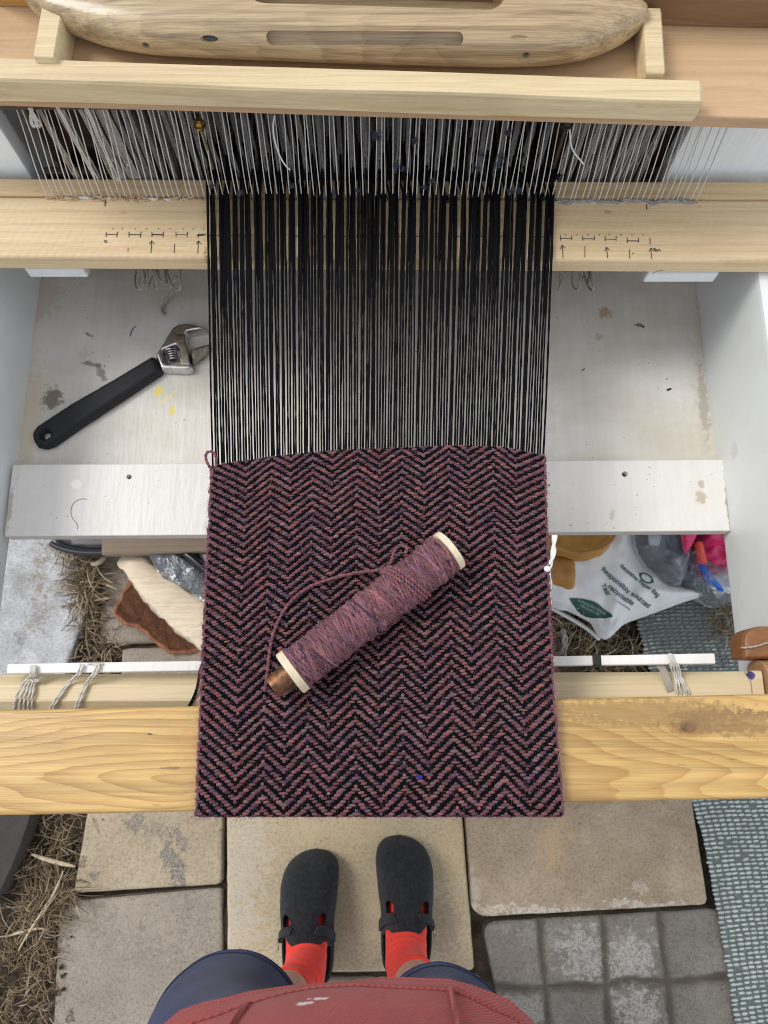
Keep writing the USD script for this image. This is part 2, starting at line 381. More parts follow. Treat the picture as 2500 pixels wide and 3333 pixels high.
wood('race_pine', (0.66, 0.51, 0.305), (0.50, 0.31, 0.14), rough=0.5, period=0.016, contrast=0.45, saw=0.5, blot=0.26, fibre=0.24,
     spots=[sp(668, 880, ZR, .004, .03, 0, (.25, .12, .04), .8), sp(400, 690, ZR, .006, .003, .3, (.40, .27, .15), .45), sp(900, 790, ZR, .010, .004, .4, (.45, .33, .2), .35), sp(2300, 887, ZR, .006, .004, 0, (.3, .10, .04), .8), sp(1980, 690, ZR, .005, .003, 0, (.25, .16, .08), .5)])
wood('race_back_pine', (0.62, 0.46, 0.26), (0.44, 0.27, 0.12), rough=0.55, period=0.009, contrast=0.5, blot=0.15, fibre=0.16)
wood('rail_pine', (0.67, 0.55, 0.335), (0.52, 0.36, 0.16), rough=0.5, period=0.010, contrast=0.5, blot=0.28, fibre=0.26, saw=0.25, knots=[((0.447, 0.565, 0.955), 0.0045)],
     spots=[((0.452, 0.585, 0.968), (.012, .012, .010), 0, (.30, .13, .03), .75), ((0.12, 0.58, .946), (.02, .02, .003), 0, (.5, .3, .1), .6)])
wood('tray_pine', (0.54, 0.365, 0.205), (0.40, 0.235, 0.105), rough=0.55, period=0.018, contrast=0.35, blot=0.14, fibre=0.14, saw=0.4, knots=[((0.462, 0.600, 0.944), 0.012)])
wood('brown_stained_wood', (0.20, 0.105, 0.050), (0.10, 0.048, 0.022), rough=0.42, period=0.012, contrast=0.6)
wood('orange_stained_wood', (0.46, 0.235, 0.062), (0.30, 0.135, 0.032), rough=0.4, period=0.012, contrast=0.5)
wood('dark_shaft_wood', (0.060, 0.036, 0.020), (0.030, 0.018, 0.010), rough=0.6, period=0.012, contrast=0.5)
wood('breast_pine', (0.65, 0.43, 0.150), (0.33, 0.135, 0.026), rough=0.38, period=0.0078, contrast=0.72, warp=0.75, fibre=0.38, blot=0.5, streak=0.4, coat=0.2,
     rings=[at(620, 2530, ZB), (0.13, 1.0, 0.6)], knots=[(tuple(at(2240, 2365, ZB)), 0.006)],
     spots=[sp(2130, 2318, ZB, .13, .016, .02, (.26, .155, .055), .62), sp(2380, 2350, ZB, .07, .016, .03, (.20, .12, .045), .62), sp(720, 2440, ZB, .06, .03, .3, (.50, .26, .07), .4), sp(490, 2390, ZB, .003, .0012, .2, (.08, .05, .03), .9), sp(560, 2500, ZB, .012, .0015, 0, (.12, .07, .03), .6)])
wood('roller_pine', (0.70, 0.58, 0.37), (0.56, 0.41, 0.20), rough=0.5, period=0.014, contrast=0.35, blot=0.15, fibre=0.14,
     spots=[sp(2445, 2197, .715, .004, .006, 0, (.02, .02, .18), .95)])
wood('shuttle_wood', (0.47, 0.35, 0.195), (0.25, 0.17, 0.09), rough=0.34, period=0.0085, contrast=0.65, warp=0.9, fibre=0.6, blot=0.9, coat=0.4, streak=0.65,
     rings=[(0.31, 0.600, 0.985), (0.16, 1.0, 0.9)], spots=[((-0.13, .55, .985), (.03, .05, .02), 0, (.30, .22, .14), .4)])
wood('log_wood', (0.74, 0.63, 0.48), (0.60, 0.45, 0.29), rough=0.75, period=0.012, contrast=0.4, fibre=0.3)
wood('ratchet_wood', (0.42, 0.25, 0.125), (0.24, 0.12, 0.055), rough=0.6, period=0.006, contrast=0.55)
wood('pawl_wood', (0.27, 0.115, 0.042), (0.15, 0.055, 0.02), rough=0.5, period=0.009, contrast=0.6, axis=2)
wood('flange_wood', (0.74, 0.64, 0.46), (0.58, 0.46, 0.28), rough=0.6, period=0.004, contrast=0.3, axis=1)
wood('grey_plank_wood', (0.23, 0.175, 0.125), (0.14, 0.10, 0.07), rough=0.8, period=0.01)
W = (0.80, 0.79, 0.765)
white_paint('shelf_paint', (0.73, 0.705, 0.655), speck=0.8, grime=0.34, spots=[
    sp(170, 1300, ZS, .018, .022, .3, (.13, .10, .075), .85), sp(330, 1215, ZS, .006, .016, -.5, (.22, .21, .20), .8), sp(295, 1185, ZS, .02, .004, .2, (.12, .12, .12), .7),
    sp(290, 1090, ZS, .008, .003, .4, (.12, .12, .12), .75), sp(275, 1150, ZS, .010, .010, 0, (.5, .45, .38), .4), sp(516, 1272, ZS, .007, .010, .2, (.80, .66, .05), .85), sp(538, 1300, ZS, .022, .003, -.7, (.80, .70, .20), .5), sp(560, 1338, ZS, .005, .008, .2, (.72, .62, .06), .75),
    sp(130, 950, ZS, .04, .05, 0, (.52, .42, .28), .4), sp(95, 1380, ZS, .02, .1, 0, (.60, .50, .34), .55), sp(2290, 1250, ZS, .018, .16, .06, (.52, .47, .38), .4), sp(1970, 1018, ZS, .010, .010, 0, (.40, .25, .15), .7), sp(1950, 1095, ZS, .006, .008, 0, (.42, .36, .25), .6), sp(2290, 1310, ZS, .008, .06, 0, (.15, .12, .10), .35, .02), sp(2080, 1060, ZS, .010, .002, .2, (.1, .08, .06), .8), sp(1243, 1010, ZS, .02, .02, 0, (.45, .35, .25), .4)])
white_paint('cross_paint', (0.785, 0.77, 0.735), speck=0.5, grime=0.16, spots=[sp(2283, 1575, ZX, .005, .007, 0, (.42, .35, .22), .7), sp(2282, 1617, ZX, .008, .010, .2, (.45, .37, .22), .7), sp(32, 1655, ZX, .004, .03, 0, (.35, .25, .15), .55), sp(1993, 1675, ZX, .004, .008, .3, (.45, .38, .3), .5), sp(248, 1575, ZX, .010, .008, 0, (.86, .85, .82), .9), sp(2372, 1640, ZX, .004, .05, 0, (.15, .13, .1), .6)])
white_paint('panel_paint', (0.75, 0.785, 0.79), speck=0.18, grime=0.10, rough=0.4, spots=[((0.4355, .33, .66), (.02, .012, .012), 0, (.55, .55, .52), .5)])
white_paint('rod_paint', (0.80, 0.79, 0.775), speck=0.0, grime=0.2, rough=0.6)
plain('dark_plug', (0.075, 0.078, 0.082), 0.7, vary=0.6, nscale=600)
plain('dark_hole', (0.05, 0.03, 0.02), 0.9)
plain('white_cord', (0.66, 0.635, 0.58), 0.9, vary=0.25, nscale=900, bump=0.5, bscale=1800, bdist=0.0004)
plain('heddle_cord', (0.20, 0.195, 0.185), 0.95, vary=0.5, nscale=260, bump=0.6, bscale=1500, bdist=0.0005)
plain('grey_cord', (0.33, 0.315, 0.295), 0.9, vary=0.45, nscale=300, bump=0.6, bscale=1500, bdist=0.0005)
plain('dirty_cord', (0.44, 0.40, 0.35), 0.9, vary=0.35, nscale=500, bump=0.5, bscale=1500, bdist=0.0005)
plain('bright_cord', (0.80, 0.785, 0.75), 0.9, vary=0.15, nscale=700, bump=0.5, bscale=1500, bdist=0.0004)
plain('black_yarn', (0.0075, 0.0075, 0.0095), 1.0, vary=0.5, nscale=700, bump=0.8, bscale=1600, bdist=0.0005, specular_ior_level=0.12)
plain('black_tape', (0.012, 0.012, 0.013), 0.5)
plain('blue_fleck', (0.02, 0.03, 0.30), 0.95)
plain('lint', (0.10, 0.115, 0.16), 1.0, vary=0.6, nscale=900)
plain('pencil', (0.045, 0.04, 0.04), 0.7, vary=0.5, nscale=900)
plain('glue', (0.56, 0.46, 0.32), 0.45, vary=0.65, nscale=160, bump=0.6, bscale=500, col2=(0.36, 0.16, 0.04))
plain('brass', (0.55, 0.40, 0.16), 0.3, vary=0.4, nscale=150, metallic=1.0)
plain('zinc', (0.55, 0.53, 0.36), 0.35, vary=0.4, nscale=150, metallic=1.0)
plain('chrome', (0.74, 0.74, 0.75), 0.25, vary=0.35, nscale=120, metallic=1.0, bump=0.12, bscale=160, bdist=0.002)
plain('worn_steel', (0.46, 0.42, 0.39), 0.42, vary=0.4, nscale=130, metallic=1.0, bump=0.15, bscale=400, bdist=0.001, col2=(.20, .16, .13))
plain('black_rubber', (0.010, 0.011, 0.015), 0.68, vary=0.3, nscale=40, bump=0.15, bscale=900, bdist=0.0004)
plain('copper', (0.32, 0.135, 0.058), 0.48, vary=0.6, nscale=190, metallic=0.7, col2=(0.055, 0.05, 0.03))
plain('bark', (0.15, 0.058, 0.026), 0.9, vary=0.5, nscale=90, bump=0.9, bscale=170, bdist=0.004)
plain('bark_edge', (0.36, 0.15, 0.075), 0.9, vary=0.5, nscale=140, bump=0.8, bscale=300, bdist=0.002)
plain('black_plastic', (0.012, 0.013, 0.016), 0.25, vary=0.3, nscale=20)
g = G(); n = g.noise(120.0, detail=5, rough=0.75); n2 = g.noise(900.0, detail=3, rough=0.7)
c = g.ramp(n, [(0.3, (.0085, .0095, .0125)), (0.5, (.018, .020, .025)), (0.72, (.040, .042, .048))])
plain('felt_fuzz', (.050, .053, .060), 1.0, vary=.5, nscale=300)
c = g.mix(0.6, c, g.ramp(n2, [(0.35, (.5, .5, .5)), (0.6, (1, 1, 1)), (0.75, (2.4, 2.3, 2.2))]), 'multiply')
g.done('felt', c, 1.0, g.bump(g.math('add', n, g.math('multiply', n2, .7)), 1.0, 0.003), specular_ior_level=0.1, sheen_weight=0.1, sheen_roughness=0.6)
plain('clog_lining', (0.02, 0.019, 0.02), 0.9)
plain('clog_sole', (0.016, 0.016, 0.018), 0.7)
plain('sock_knit', (0.80, 0.045, 0.026), 0.85, vary=0.14, nscale=200, bump=0.5, bscale=1400, bdist=0.0005, sheen_weight=0.1, sheen_roughness=0.5)
plain('skin', (0.50, 0.31, 0.235), 0.5, vary=0.10, nscale=60, subsurface_weight=0.15, subsurface_scale=0.006)
plain('mustard_cloth', (0.40, 0.205, 0.035), 0.8, vary=0.4, nscale=45, bump=0.5, bscale=700, bdist=0.0008)
plain('tan_leather', (0.42, 0.20, 0.045), 0.6, vary=0.4, nscale=40, bump=0.4, bscale=400, bdist=0.001)
plain('white_bag', (0.66, 0.67, 0.67), 0.42, vary=0.10, nscale=25, bump=0.3, bscale=60, bdist=0.003)
plain('green_ink', (0.012, 0.075, 0.055), 0.5)
plain('pale_ink', (0.35, 0.48, 0.42), 0.5)
plain('pink_plastic', (0.62, 0.022, 0.125), 0.3, vary=0.35, nscale=25, bump=0.5, bscale=90, bdist=0.004)
plain('red_plastic', (0.62, 0.06, 0.035), 0.3)
plain('blue_plastic', (0.02, 0.13, 0.62), 0.3)
plain('grey_card', (0.45, 0.46, 0.50), 0.6)
plain('violet_plastic', (0.09, 0.075, 0.12), 0.3)
g = G(); at_ = '@' + g.add('attribute', attribute='tone') + '.fac'
c = g.ramp(at_, [(0.0, (.085, .060, .037)), (0.4, (.18, .128, .072)), (0.78, (.31, .235, .14)), (1.0, (.52, .44, .31))])
g.done('straw', c, 0.85)
plain('pale_straw', (0.55, 0.45, 0.31), 0.8, vary=0.35, nscale=60)
plain('dark_slate', (0.042, 0.034, 0.031), 0.75, vary=0.4, nscale=40, bump=0.5, bscale=200)

def heather(name, dark=1.0, scale=330.0, island=False, along=False):
    g = G(); ra = (0, 0, -2.0) if along else (0, 0, 0); rs = (.16, 1.3, 1.0) if along else (1, 1, 1)
    v1 = g.map(scale=rs, vec=g.map(rot=ra))
    n1 = g.noise(scale, vec=v1, detail=3, rough=0.7)
    n2 = g.noise(scale * 3.2, vec=g.map(loc=(3, 1, 2), vec=v1), detail=2, rough=0.6)
    big = g.noise(45.0, detail=3)
    d = dark
    col = g.ramp(n1, [(0.26, (.030 * d, .028 * d, .055 * d)), (0.38, (.085 * d, .052 * d, .078 * d)), (0.48, (.145 * d, .066 * d, .078 * d)), (0.57, (.200 * d, .068 * d, .076 * d)), (0.64, (.25 * d, .120 * d, .085 * d)), (0.70, (.17 * d, .105 * d, .105 * d)), (0.78, (.17 * d, .165 * d, .17 * d))])
    col = g.mix(0.55, col, g.ramp(n2, [(0.30, (.36, .36, .42)), (0.52, (1, 1, 1)), (0.72, (1.75, 1.65, 1.6))]), 'multiply')
    col = g.mix(0.35, col, g.ramp(big, [(0.35, (.75, .75, .95)), (0.65, (1.15, 1.0, 0.95))]), 'multiply')
    if island:
        at_ = '@' + g.add('attribute', attribute='tone') + '.fac'
        h2 = g.math('fraction', g.math('multiply', at_, 37.0))
        col = g.mix(0.55, col, g.ramp(h2, [(0.0, (.050 * d, .046 * d, .085 * d)), (0.18, (.12 * d, .060 * d, .10 * d)), (0.40, (.165 * d, .070 * d, .085 * d)), (0.58, (.19 * d, .062 * d, .068 * d)), (0.72, (.21 * d, .105 * d, .085 * d)), (0.82, (.15 * d, .135 * d, .14 * d)), (0.93, (.16 * d, .10 * d, .13 * d)), (1.0, (.27 * d, .11 * d, .06 * d))]))
        col = g.mix(1.0, col, g.ramp(at_, [(0.0, (.50, .48, .54)), (0.4, (.88, .88, .90)), (0.7, (1.2, 1.15, 1.15)), (1.0, (1.7, 1.6, 1.55))]), 'multiply')
    nm = g.bump(g.noise(1500.0, detail=2), 0.8, 0.0006)
    g.done(name, col, 0.95, nm, sheen_weight=0.06, sheen_roughness=0.5, specular_ior_level=0.2)
heather('heather_weft', 0.92, 300.0, True)
heather('heather_yarn', 1.3, 300.0)
heather('heather_bobbin', 1.12, 260.0, True, True)
heather('heather_fuzz', 2.2)

def twill(name, col, col2, per=0.0021, rot=(0, 0, 0.62), spots=()):
    g = G()
    n = g.noise(18.0, detail=4)
    c = g.ramp(n, [(0.3, col2), (0.7, col)])
    w = '@' + g.add('wave_texture', wave_type='bands', bands_direction='x', vector=g.map(rot=rot), scale=0.314 / per, distortion=0.6, detail=2, detail_scale=3.0) + '.fac'
    c = g.mix(0.75, c, g.ramp(w, [(0.15, (.52, .48, .48)), (0.7, (1.12, 1.12, 1.12))]), 'multiply')
    c = g.mix(0.3, c, g.ramp(g.noise(700.0, detail=2), [(0.3, (.7, .7, .7)), (0.7, (1.15, 1.15, 1.15))]), 'multiply')
    for (q, rad, r_, sc, st) in spots: c = g.mix(g.math('multiply', g.spot(q, rad, r_, 1.2, 300.0), st), c, sc)
    g.done(name, c, 0.9, g.bump(w, 0.5, 0.0008), sheen_weight=0.08, sheen_roughness=0.5)
twill('red_twill', (0.42, 0.080, 0.070), (0.32, 0.056, 0.052), per=0.0021, rot=(0, 0.75, 0), spots=[((-.052, -.18, 1.010), (.007, .05, .0026), 0, (.75, .68, .66), .8), ((-.043, -.18, 1.005), (.008, .05, .0020), 0, (.75, .68, .66), .8)])
twill('red_twill_seam', (0.40, 0.085, 0.070), (0.27, 0.045, 0.042), per=0.004)
twill('navy_cotton', (0.040, 0.060, 0.165), (0.027, 0.039, 0.112), per=0.0032, rot=(0, 0.9, 0.3))
plain('navy_edge', (0.022, 0.028, 0.066), 0.9)

def slab_mat(name, light, dark, spots=(), speck=0.6, scale=1.0, pit=0.5, rough=0.85, groove=None):
    g = G()
    n1 = g.noise(9.0 * scale, detail=6, rough=0.68)
    col = g.ramp(n1, [(0.30, dark), (0.52, tuple(0.5 * (a + b) for a, b in zip(light, dark))), (0.70, light)])
    n2 = g.noise(190.0, detail=5, rough=0.75)
    col = g.mix(0.70, col, g.ramp(n2, [(0.34, (.50, .48, .45)), (0.5, (1, 1, 1)), (0.72, (1.22, 1.2, 1.15))]), 'multiply')
    n3 = g.noise(360.0, detail=4, rough=0.8)
    col = g.mix(min(1.0, speck * 1.25), col, g.ramp(n3, [(0.30, (.35, .33, .31)), (0.46, (1, 1, 1)), (0.68, (1.05, 1.05, 1.05)), (0.78, (1.5, 1.48, 1.42))]), 'multiply')
    vo = g.add('voronoi_texture', vector=g.map(scale=(38, 38, 38)), scale=1.0)
    pd = g.math('multiply', g.rampf(g.math('add', f'@{vo}.distance', g.math('multiply', n3, 0.15)), 0.22, 0.12), g.rampf(g.noise(14.0), 0.52, 0.62))
    col = g.mix(g.math('multiply', pd, pit), col, (0.06, 0.05, 0.042))
    for (c, rad, rot, sc, st) in spots: col = g.mix(g.math('multiply', g.math('multiply', g.spot(c, rad, rot, 1.7, 75.0), g.rampf(g.noise(230.0, detail=4, rough=0.75), 0.40, 0.56, 0.15, 1.0)), st), col, sc)
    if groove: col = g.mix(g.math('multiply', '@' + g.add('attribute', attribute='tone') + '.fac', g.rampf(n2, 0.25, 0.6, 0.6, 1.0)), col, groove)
    g.done(name, col, rough, g.bump(g.math('add', n2, g.math('multiply', n3, 0.6)), 0.6, 0.0022))
slab_mat('slab_buff', (0.46, 0.385, 0.275), (0.34, 0.275, 0.19), pit=0.75, spots=[sp(565, 2805, 0, .022, .055, -.4, (.10, .11, .12), .85), sp(440, 2675, 0, .02, .02, 0, (.13, .13, .13), .7), sp(500, 2700, 0, .05, .02, .3, (.14, .13, .12), .5), sp(310, 2845, 0, .012, .010, 0, (.11, .12, .12), .8), sp(590, 2725, 0, .03, .012, 1.1, (.12, .12, .12), .55), sp(268, 2808, 0, .010, .016, 0, (.08, .05, .03), .8)])
slab_mat('slab_grey', (0.345, 0.305, 0.25), (0.235, 0.205, 0.165), pit=0.5, spots=[sp(455, 3020, 0, .010, .010, 0, (.10, .07, .05), .8), sp(225, 3310, 0, .012, .012, 0, (.06, .045, .03), .85), sp(480, 3000, 0, .12, .06, .3, (.42, .37, .29), .35)])
slab_mat('slab_cream', (0.52, 0.435, 0.30), (0.40, 0.325, 0.215), speck=0.35, pit=0.3, spots=[sp(800, 2800, 0, .05, .12, 0, (.50, .47, .42), .5), sp(1100, 2690, 0, .12, .05, 0, (.54, .42, .24), .5), sp(780, 3000, 0, .05, .06, 0, (.46, .43, .39), .5), sp(1230, 2780, 0, .03, .18, 0, (.46, .37, .25), .4), sp(1440, 3020, 0, .04, .06, 0, (.25, .19, .12), .5), sp(1480, 2750, 0, .03, .10, 0, (.50, .36, .17), .45)])
slab_mat('slab_tan', (0.42, 0.34, 0.24), (0.27, 0.205, 0.135), pit=0.35, spots=[sp(1750, 2965, 0, .17, .014, .05, (.60, .57, .50), .75), sp(2150, 2945, 0, .12, .009, .05, (.58, .55, .49), .7), sp(2080, 2890, 0, .02, .014, 0, (.56, .50, .40), .5), sp(1800, 2740, 0, .03, .05, .3, (.50, .32, .14), .45), sp(2200, 2650, 0, .05, .03, 0, (.18, .15, .12), .35), sp(1540, 2900, 0, .015, .04, 0, (.5, .46, .38), .6)])
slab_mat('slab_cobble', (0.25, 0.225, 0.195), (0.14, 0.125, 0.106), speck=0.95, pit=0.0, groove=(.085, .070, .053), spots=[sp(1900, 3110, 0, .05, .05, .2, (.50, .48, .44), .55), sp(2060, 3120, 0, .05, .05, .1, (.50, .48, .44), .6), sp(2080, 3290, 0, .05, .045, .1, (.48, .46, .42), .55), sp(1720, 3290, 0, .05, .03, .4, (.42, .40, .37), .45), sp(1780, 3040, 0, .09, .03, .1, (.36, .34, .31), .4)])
slab_mat('slab_mottled', (0.56, 0.57, 0.585), (0.32, 0.32, 0.33), scale=2.2, pit=0.8, spots=[sp(130, 1850, 0, .02, .05, 0, (.24, .20, .13), .7), sp(190, 1800, 0, .05, .03, 0, (.17, .135, .09), .7), sp(130, 2010, 0, .025, .05, .2, (.20, .17, .12), .7), sp(80, 1900, 0, .03, .03, .2, (.22, .20, .16), .5), sp(70, 2070, 0, .02, .015, 0, (.15, .13, .1), .6), sp(200, 1920, 0, .03, .02, .5, (.20, .18, .14), .6)])
slab_mat('slab_dull', (0.35, 0.30, 0.245), (0.25, 0.21, 0.165), speck=0.35, pit=0.2)

g = G(); n = g.noise(22.0, detail=6, rough=0.7); n2 = g.noise(260.0, detail=4, rough=0.7)
c = g.ramp(n, [(0.3, (.030, .021, .014)), (0.6, (.075, .054, .034)), (0.8, (.125, .094, .058))])
c = g.mix(0.7, c, g.ramp(n2, [(0.3, (.4, .4, .4)), (0.7, (1.5, 1.4, 1.3))]), 'multiply')
g.done('soil', c, 0.95, g.bump(n2, 0.9, 0.006))

g = G(); n = g.noise(30.0, detail=4)
c = g.ramp(n, [(0.3, (.34, .39, .37)), (0.7, (.47, .52, .50))])
c = g.mix(0.5, c, g.ramp(g.noise(420.0, detail=2), [(0.3, (.5, .5, .5)), (0.7, (1.4, 1.4, 1.4))]), 'multiply')
c = g.mix(g.math('multiply', g.spot((.62, .30, 0), (.34, .30, .5), 0, 1.0, 30.0), 0.75), c, (.075, .068, .055))  # loom shade put into the strand colour as a brown, soil-like patch
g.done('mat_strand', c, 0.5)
plain('mat_ground', (0.14, 0.17, 0.16), 0.75, vary=0.4, nscale=200)

g = G(); n = g.noise(16.0, detail=5, dist=1.2)
fr_ = g.add('fresnel', IOR=1.45)
nm = g.bump(n, 0.9, 0.03)
gl = g.add('glossy_bsdf', color=(.95, .97, 1.0), roughness=0.12, normal=nm)
tr = g.add('transparent_bsdf', color=(.90, .92, .94))
df = g.add('diffuse_bsdf', color=(.45, .50, .56), normal=nm)
a = g.add('mix_closure', fac=0.07, closure1=f'@{tr}.BSDF', closure2=f'@{df}.BSDF')
f2 = g.math('add', f'@{fr_}.fac', g.rampf(n, 0.52, 0.70, 0.02, 0.40))
b = g.add('mix_closure', fac=f2, closure1=f'@{a}.closure', closure2=f'@{gl}.BSDF')
g.raw('clear_film', f'{b}.closure')
# ------------------------------------------------------------------ the ground
def axis_(lo, hi, step, far):
    a = np.arange(lo, hi + step / 2, step); e = np.geomspace(0.15, far, 14)
    return np.r_[lo - e[::-1], a, hi + e]
gx, gy = axis_(-0.95, 0.95, 0.012, 60), axis_(-0.75, 0.95, 0.012, 60)
X, Y = np.meshgrid(gx, gy, indexing='xy')
Z = -0.040 + 0.026 * meshkit.fbm(np.stack([X * 11, Y * 11, X * 0], -1), 4, 3) + 0.012 * meshkit.noise(np.stack([X * 60, Y * 60, X * 0], -1), 5)
i, j = np.meshgrid(np.arange(len(gy) - 1), np.arange(len(gx) - 1), indexing='ij'); m_ = len(gx)
obj('ground', (np.stack([X, Y, Z], -1).reshape(-1, 3), np.stack([i * m_ + j, i * m_ + j + 1, (i + 1) * m_ + j + 1, (i + 1) * m_ + j], -1).reshape(-1, 4)), 'soil', smooth=True, kind='structure', label='bare brown soil with bits of dry grass')

paving = thing('paving', 'old buff and grey paving slabs laid on soil', kind='structure')
def ragged(p, amp=0.0012, step=0.012, seed=0):
    P = Polygon(p); r = P.exterior; n = int(r.length / step)
    q = np.array([r.interpolate(k / n, normalized=True).coords[0] for k in range(n)])
    q += (meshkit.noise(np.column_stack([q * 70, np.full(len(q), seed)]), seed)[:, None] - .5) * 2 * amp
    return q
def slab(px, mat, label, top=0.0, res=0.008, seed=0, amp=0.0007, bev=0.006, extra=None, r=0.004):
    p = Polygon(ats(px, top)[:, :2]); p = p.buffer(-r).buffer(r, quad_segs=3)
    def ex(x, y, d):
        e = 0.0022 * (meshkit.fbm(np.stack([x * 9, y * 9, x * 0], -1), 3, seed) - .5) + 0.0010 * (meshkit.noise(np.stack([x * 70, y * 70, x * 0], -1), seed) - .5)
        return e * np.clip(d / .01, 0, 1) + (extra(x, y, d) if extra else 0)
    m = puffy(ragged(np.array(p.exterior.coords)[:-1], amp, seed=seed), top - bev, bev, bev, res, ex)
    m.vertices[len(m.vertices) // 2:, 2] = top - 0.045
    if extra is not None:
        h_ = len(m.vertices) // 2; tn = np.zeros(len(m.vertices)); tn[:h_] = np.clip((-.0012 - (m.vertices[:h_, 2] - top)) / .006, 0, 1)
        return toned('slab', m, mat, tn, paving, label=label)
    return obj('slab', m, mat, paving, smooth=True, label=label)
slab([(289, 2600), (727, 2600), (723, 2880), (236, 2909)], 'slab_buff', 'speckled buff slab with dark stains left of the feet', seed=1, top=0.004)
slab([(190, 2936), (723, 2888), (728, 3420), (168, 3420)], 'slab_grey', 'grey brown slab in the bottom left corner', seed=2, top=-0.006)
slab([(735, 2580), (1500, 2580), (1546, 3162), (739, 3172)], 'slab_cream', 'smooth cream slab under the clogs', seed=3, res=0.009)
slab([(1507, 2560), (2249, 2560), (2307, 2946), (1570, 2986), (1534, 2960)], 'slab_tan', 'tan slab with a pale worn front edge', seed=4, top=0.006)
slab([(739, 3184), (1240, 3178), (1560, 3172), (1640, 3420), (739, 3420)], 'slab_grey', 'slab behind the heels', seed=9, top=-0.014)
gro = []
def groove_pts(pp): gro.append(LineString(ats(pp, -0.004)[:, :2]))
groove_pts([(1757, 2985), (1764, 3100), (1775, 3200), (1790, 3400)]); groove_pts([(1962, 2975), (1972, 3090), (1974, 3210), (1985, 3400)])
groove_pts([(2150, 2965), (2158, 3080), (2176, 3190), (2195, 3400)]); groove_pts([(1610, 3205), (1700, 3222), (1800, 3212), (1960, 3212), (2060, 3190), (2170, 3200), (2370, 3180)])
groove_pts([(1600, 3400), (2400, 3395)])
def cob(x, y, d):
    P = shapely.points(np.column_stack([x, y])); w = .6 * meshkit.noise(np.stack([x * 40, y * 40, x * 0], -1), 8) + .7 * meshkit.noise(np.stack([x * 90, y * 90, x * 0], -1), 9) - .15
    dd = np.min([shapely.distance(P, q) for q in gro], axis=0) + (w - .5) * 0.006
    s = np.clip(1 - dd / 0.0115, 0, 1); s = s * s * (3 - 2 * s)
    return -0.0085 * s + 0.003 * (meshkit.fbm(np.stack([x * 55, y * 55, x * 0], -1), 3, 4) - .5)
slab([(1566, 3000), (2350, 2955), (2440, 3460), (1660, 3460)], 'slab_cobble', 'grey slab moulded like cobbles in the bottom right corner', seed=5, top=-0.004, res=0.006, r=0.02, extra=cob)
slab([(-60, 1640), (215, 1640), (282, 1960), (274, 2010), (215, 2175), (200, 2260), (-60, 2260)], 'slab_mottled', 'pale grey mottled slab at the left edge under the loom', seed=6, top=0.006)
slab([(335, 1640), (1250, 1640), (1250, 2080), (322, 2096)], 'slab_dull', 'dull grey brown slab under the firewood', seed=7, top=-0.004)
slab([(396, 2110), (1250, 2080), (1250, 2330), (386, 2330)], 'slab_dull', 'dull slab just behind the white rod', seed=8, top=0.012)

# dark slate lying at the left edge
d = puffy(ragged(ats([(-80, 2600), (118, 2610), (92, 2700), (60, 2790), (8, 2905), (-80, 2960)], 0.035)[:, :2], .0006, .006, seed=4), 0.0, 0.035, 0.005, 0.004)
obj('slate', d, 'dark_slate', label='dark brown flat slate lying on soil at the left edge', cat='slate')

# woven mat
mat = thing('woven_mat', 'pale green woven plastic outdoor mat along the right side', 'mat')
MR, ML = 1.10, [(0.50, 0.30), (0.505, 0.20), (0.54, 0.02), (0.572, -0.10), (0.595, -0.20), (0.612, -0.36), (0.630, -0.62)]
ML = np.array(ML); mz = lambda x, y: 0.002 + 0.004 * meshkit.noise(np.stack([x * 9, y * 9, x * 0], -1), 2)
ys = np.linspace(-0.62, 0.30, 70); xl = np.interp(ys, ML[::-1, 1], ML[::-1, 0])
R = []
for y, x in zip(ys, xl):
    xx = np.linspace(x, MR, 40); R.append(np.column_stack([xx, np.full(40, y), mz(xx, np.full(40, y))]))
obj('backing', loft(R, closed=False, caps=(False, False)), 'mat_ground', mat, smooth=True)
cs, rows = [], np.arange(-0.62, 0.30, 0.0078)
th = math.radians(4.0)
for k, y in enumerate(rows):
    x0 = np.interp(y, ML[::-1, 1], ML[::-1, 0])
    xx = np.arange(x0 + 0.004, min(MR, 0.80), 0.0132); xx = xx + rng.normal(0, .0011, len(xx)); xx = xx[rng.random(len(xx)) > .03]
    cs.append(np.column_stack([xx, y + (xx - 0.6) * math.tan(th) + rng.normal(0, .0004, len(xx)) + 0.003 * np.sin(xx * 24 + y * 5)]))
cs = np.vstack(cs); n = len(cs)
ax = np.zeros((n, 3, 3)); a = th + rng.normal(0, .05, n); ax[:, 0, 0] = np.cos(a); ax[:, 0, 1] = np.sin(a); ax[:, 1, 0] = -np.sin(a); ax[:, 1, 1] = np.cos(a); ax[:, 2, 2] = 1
obj('strand', ellipsoids(np.column_stack([cs, mz(cs[:, 0], cs[:, 1]) + .0012]), ax, np.column_stack([rng.uniform(.0056, .0068, n), rng.uniform(.0021, .0030, n), np.full(n, .0022)]), 7, 4), 'mat_strand', mat, smooth=True, kind='stuff')

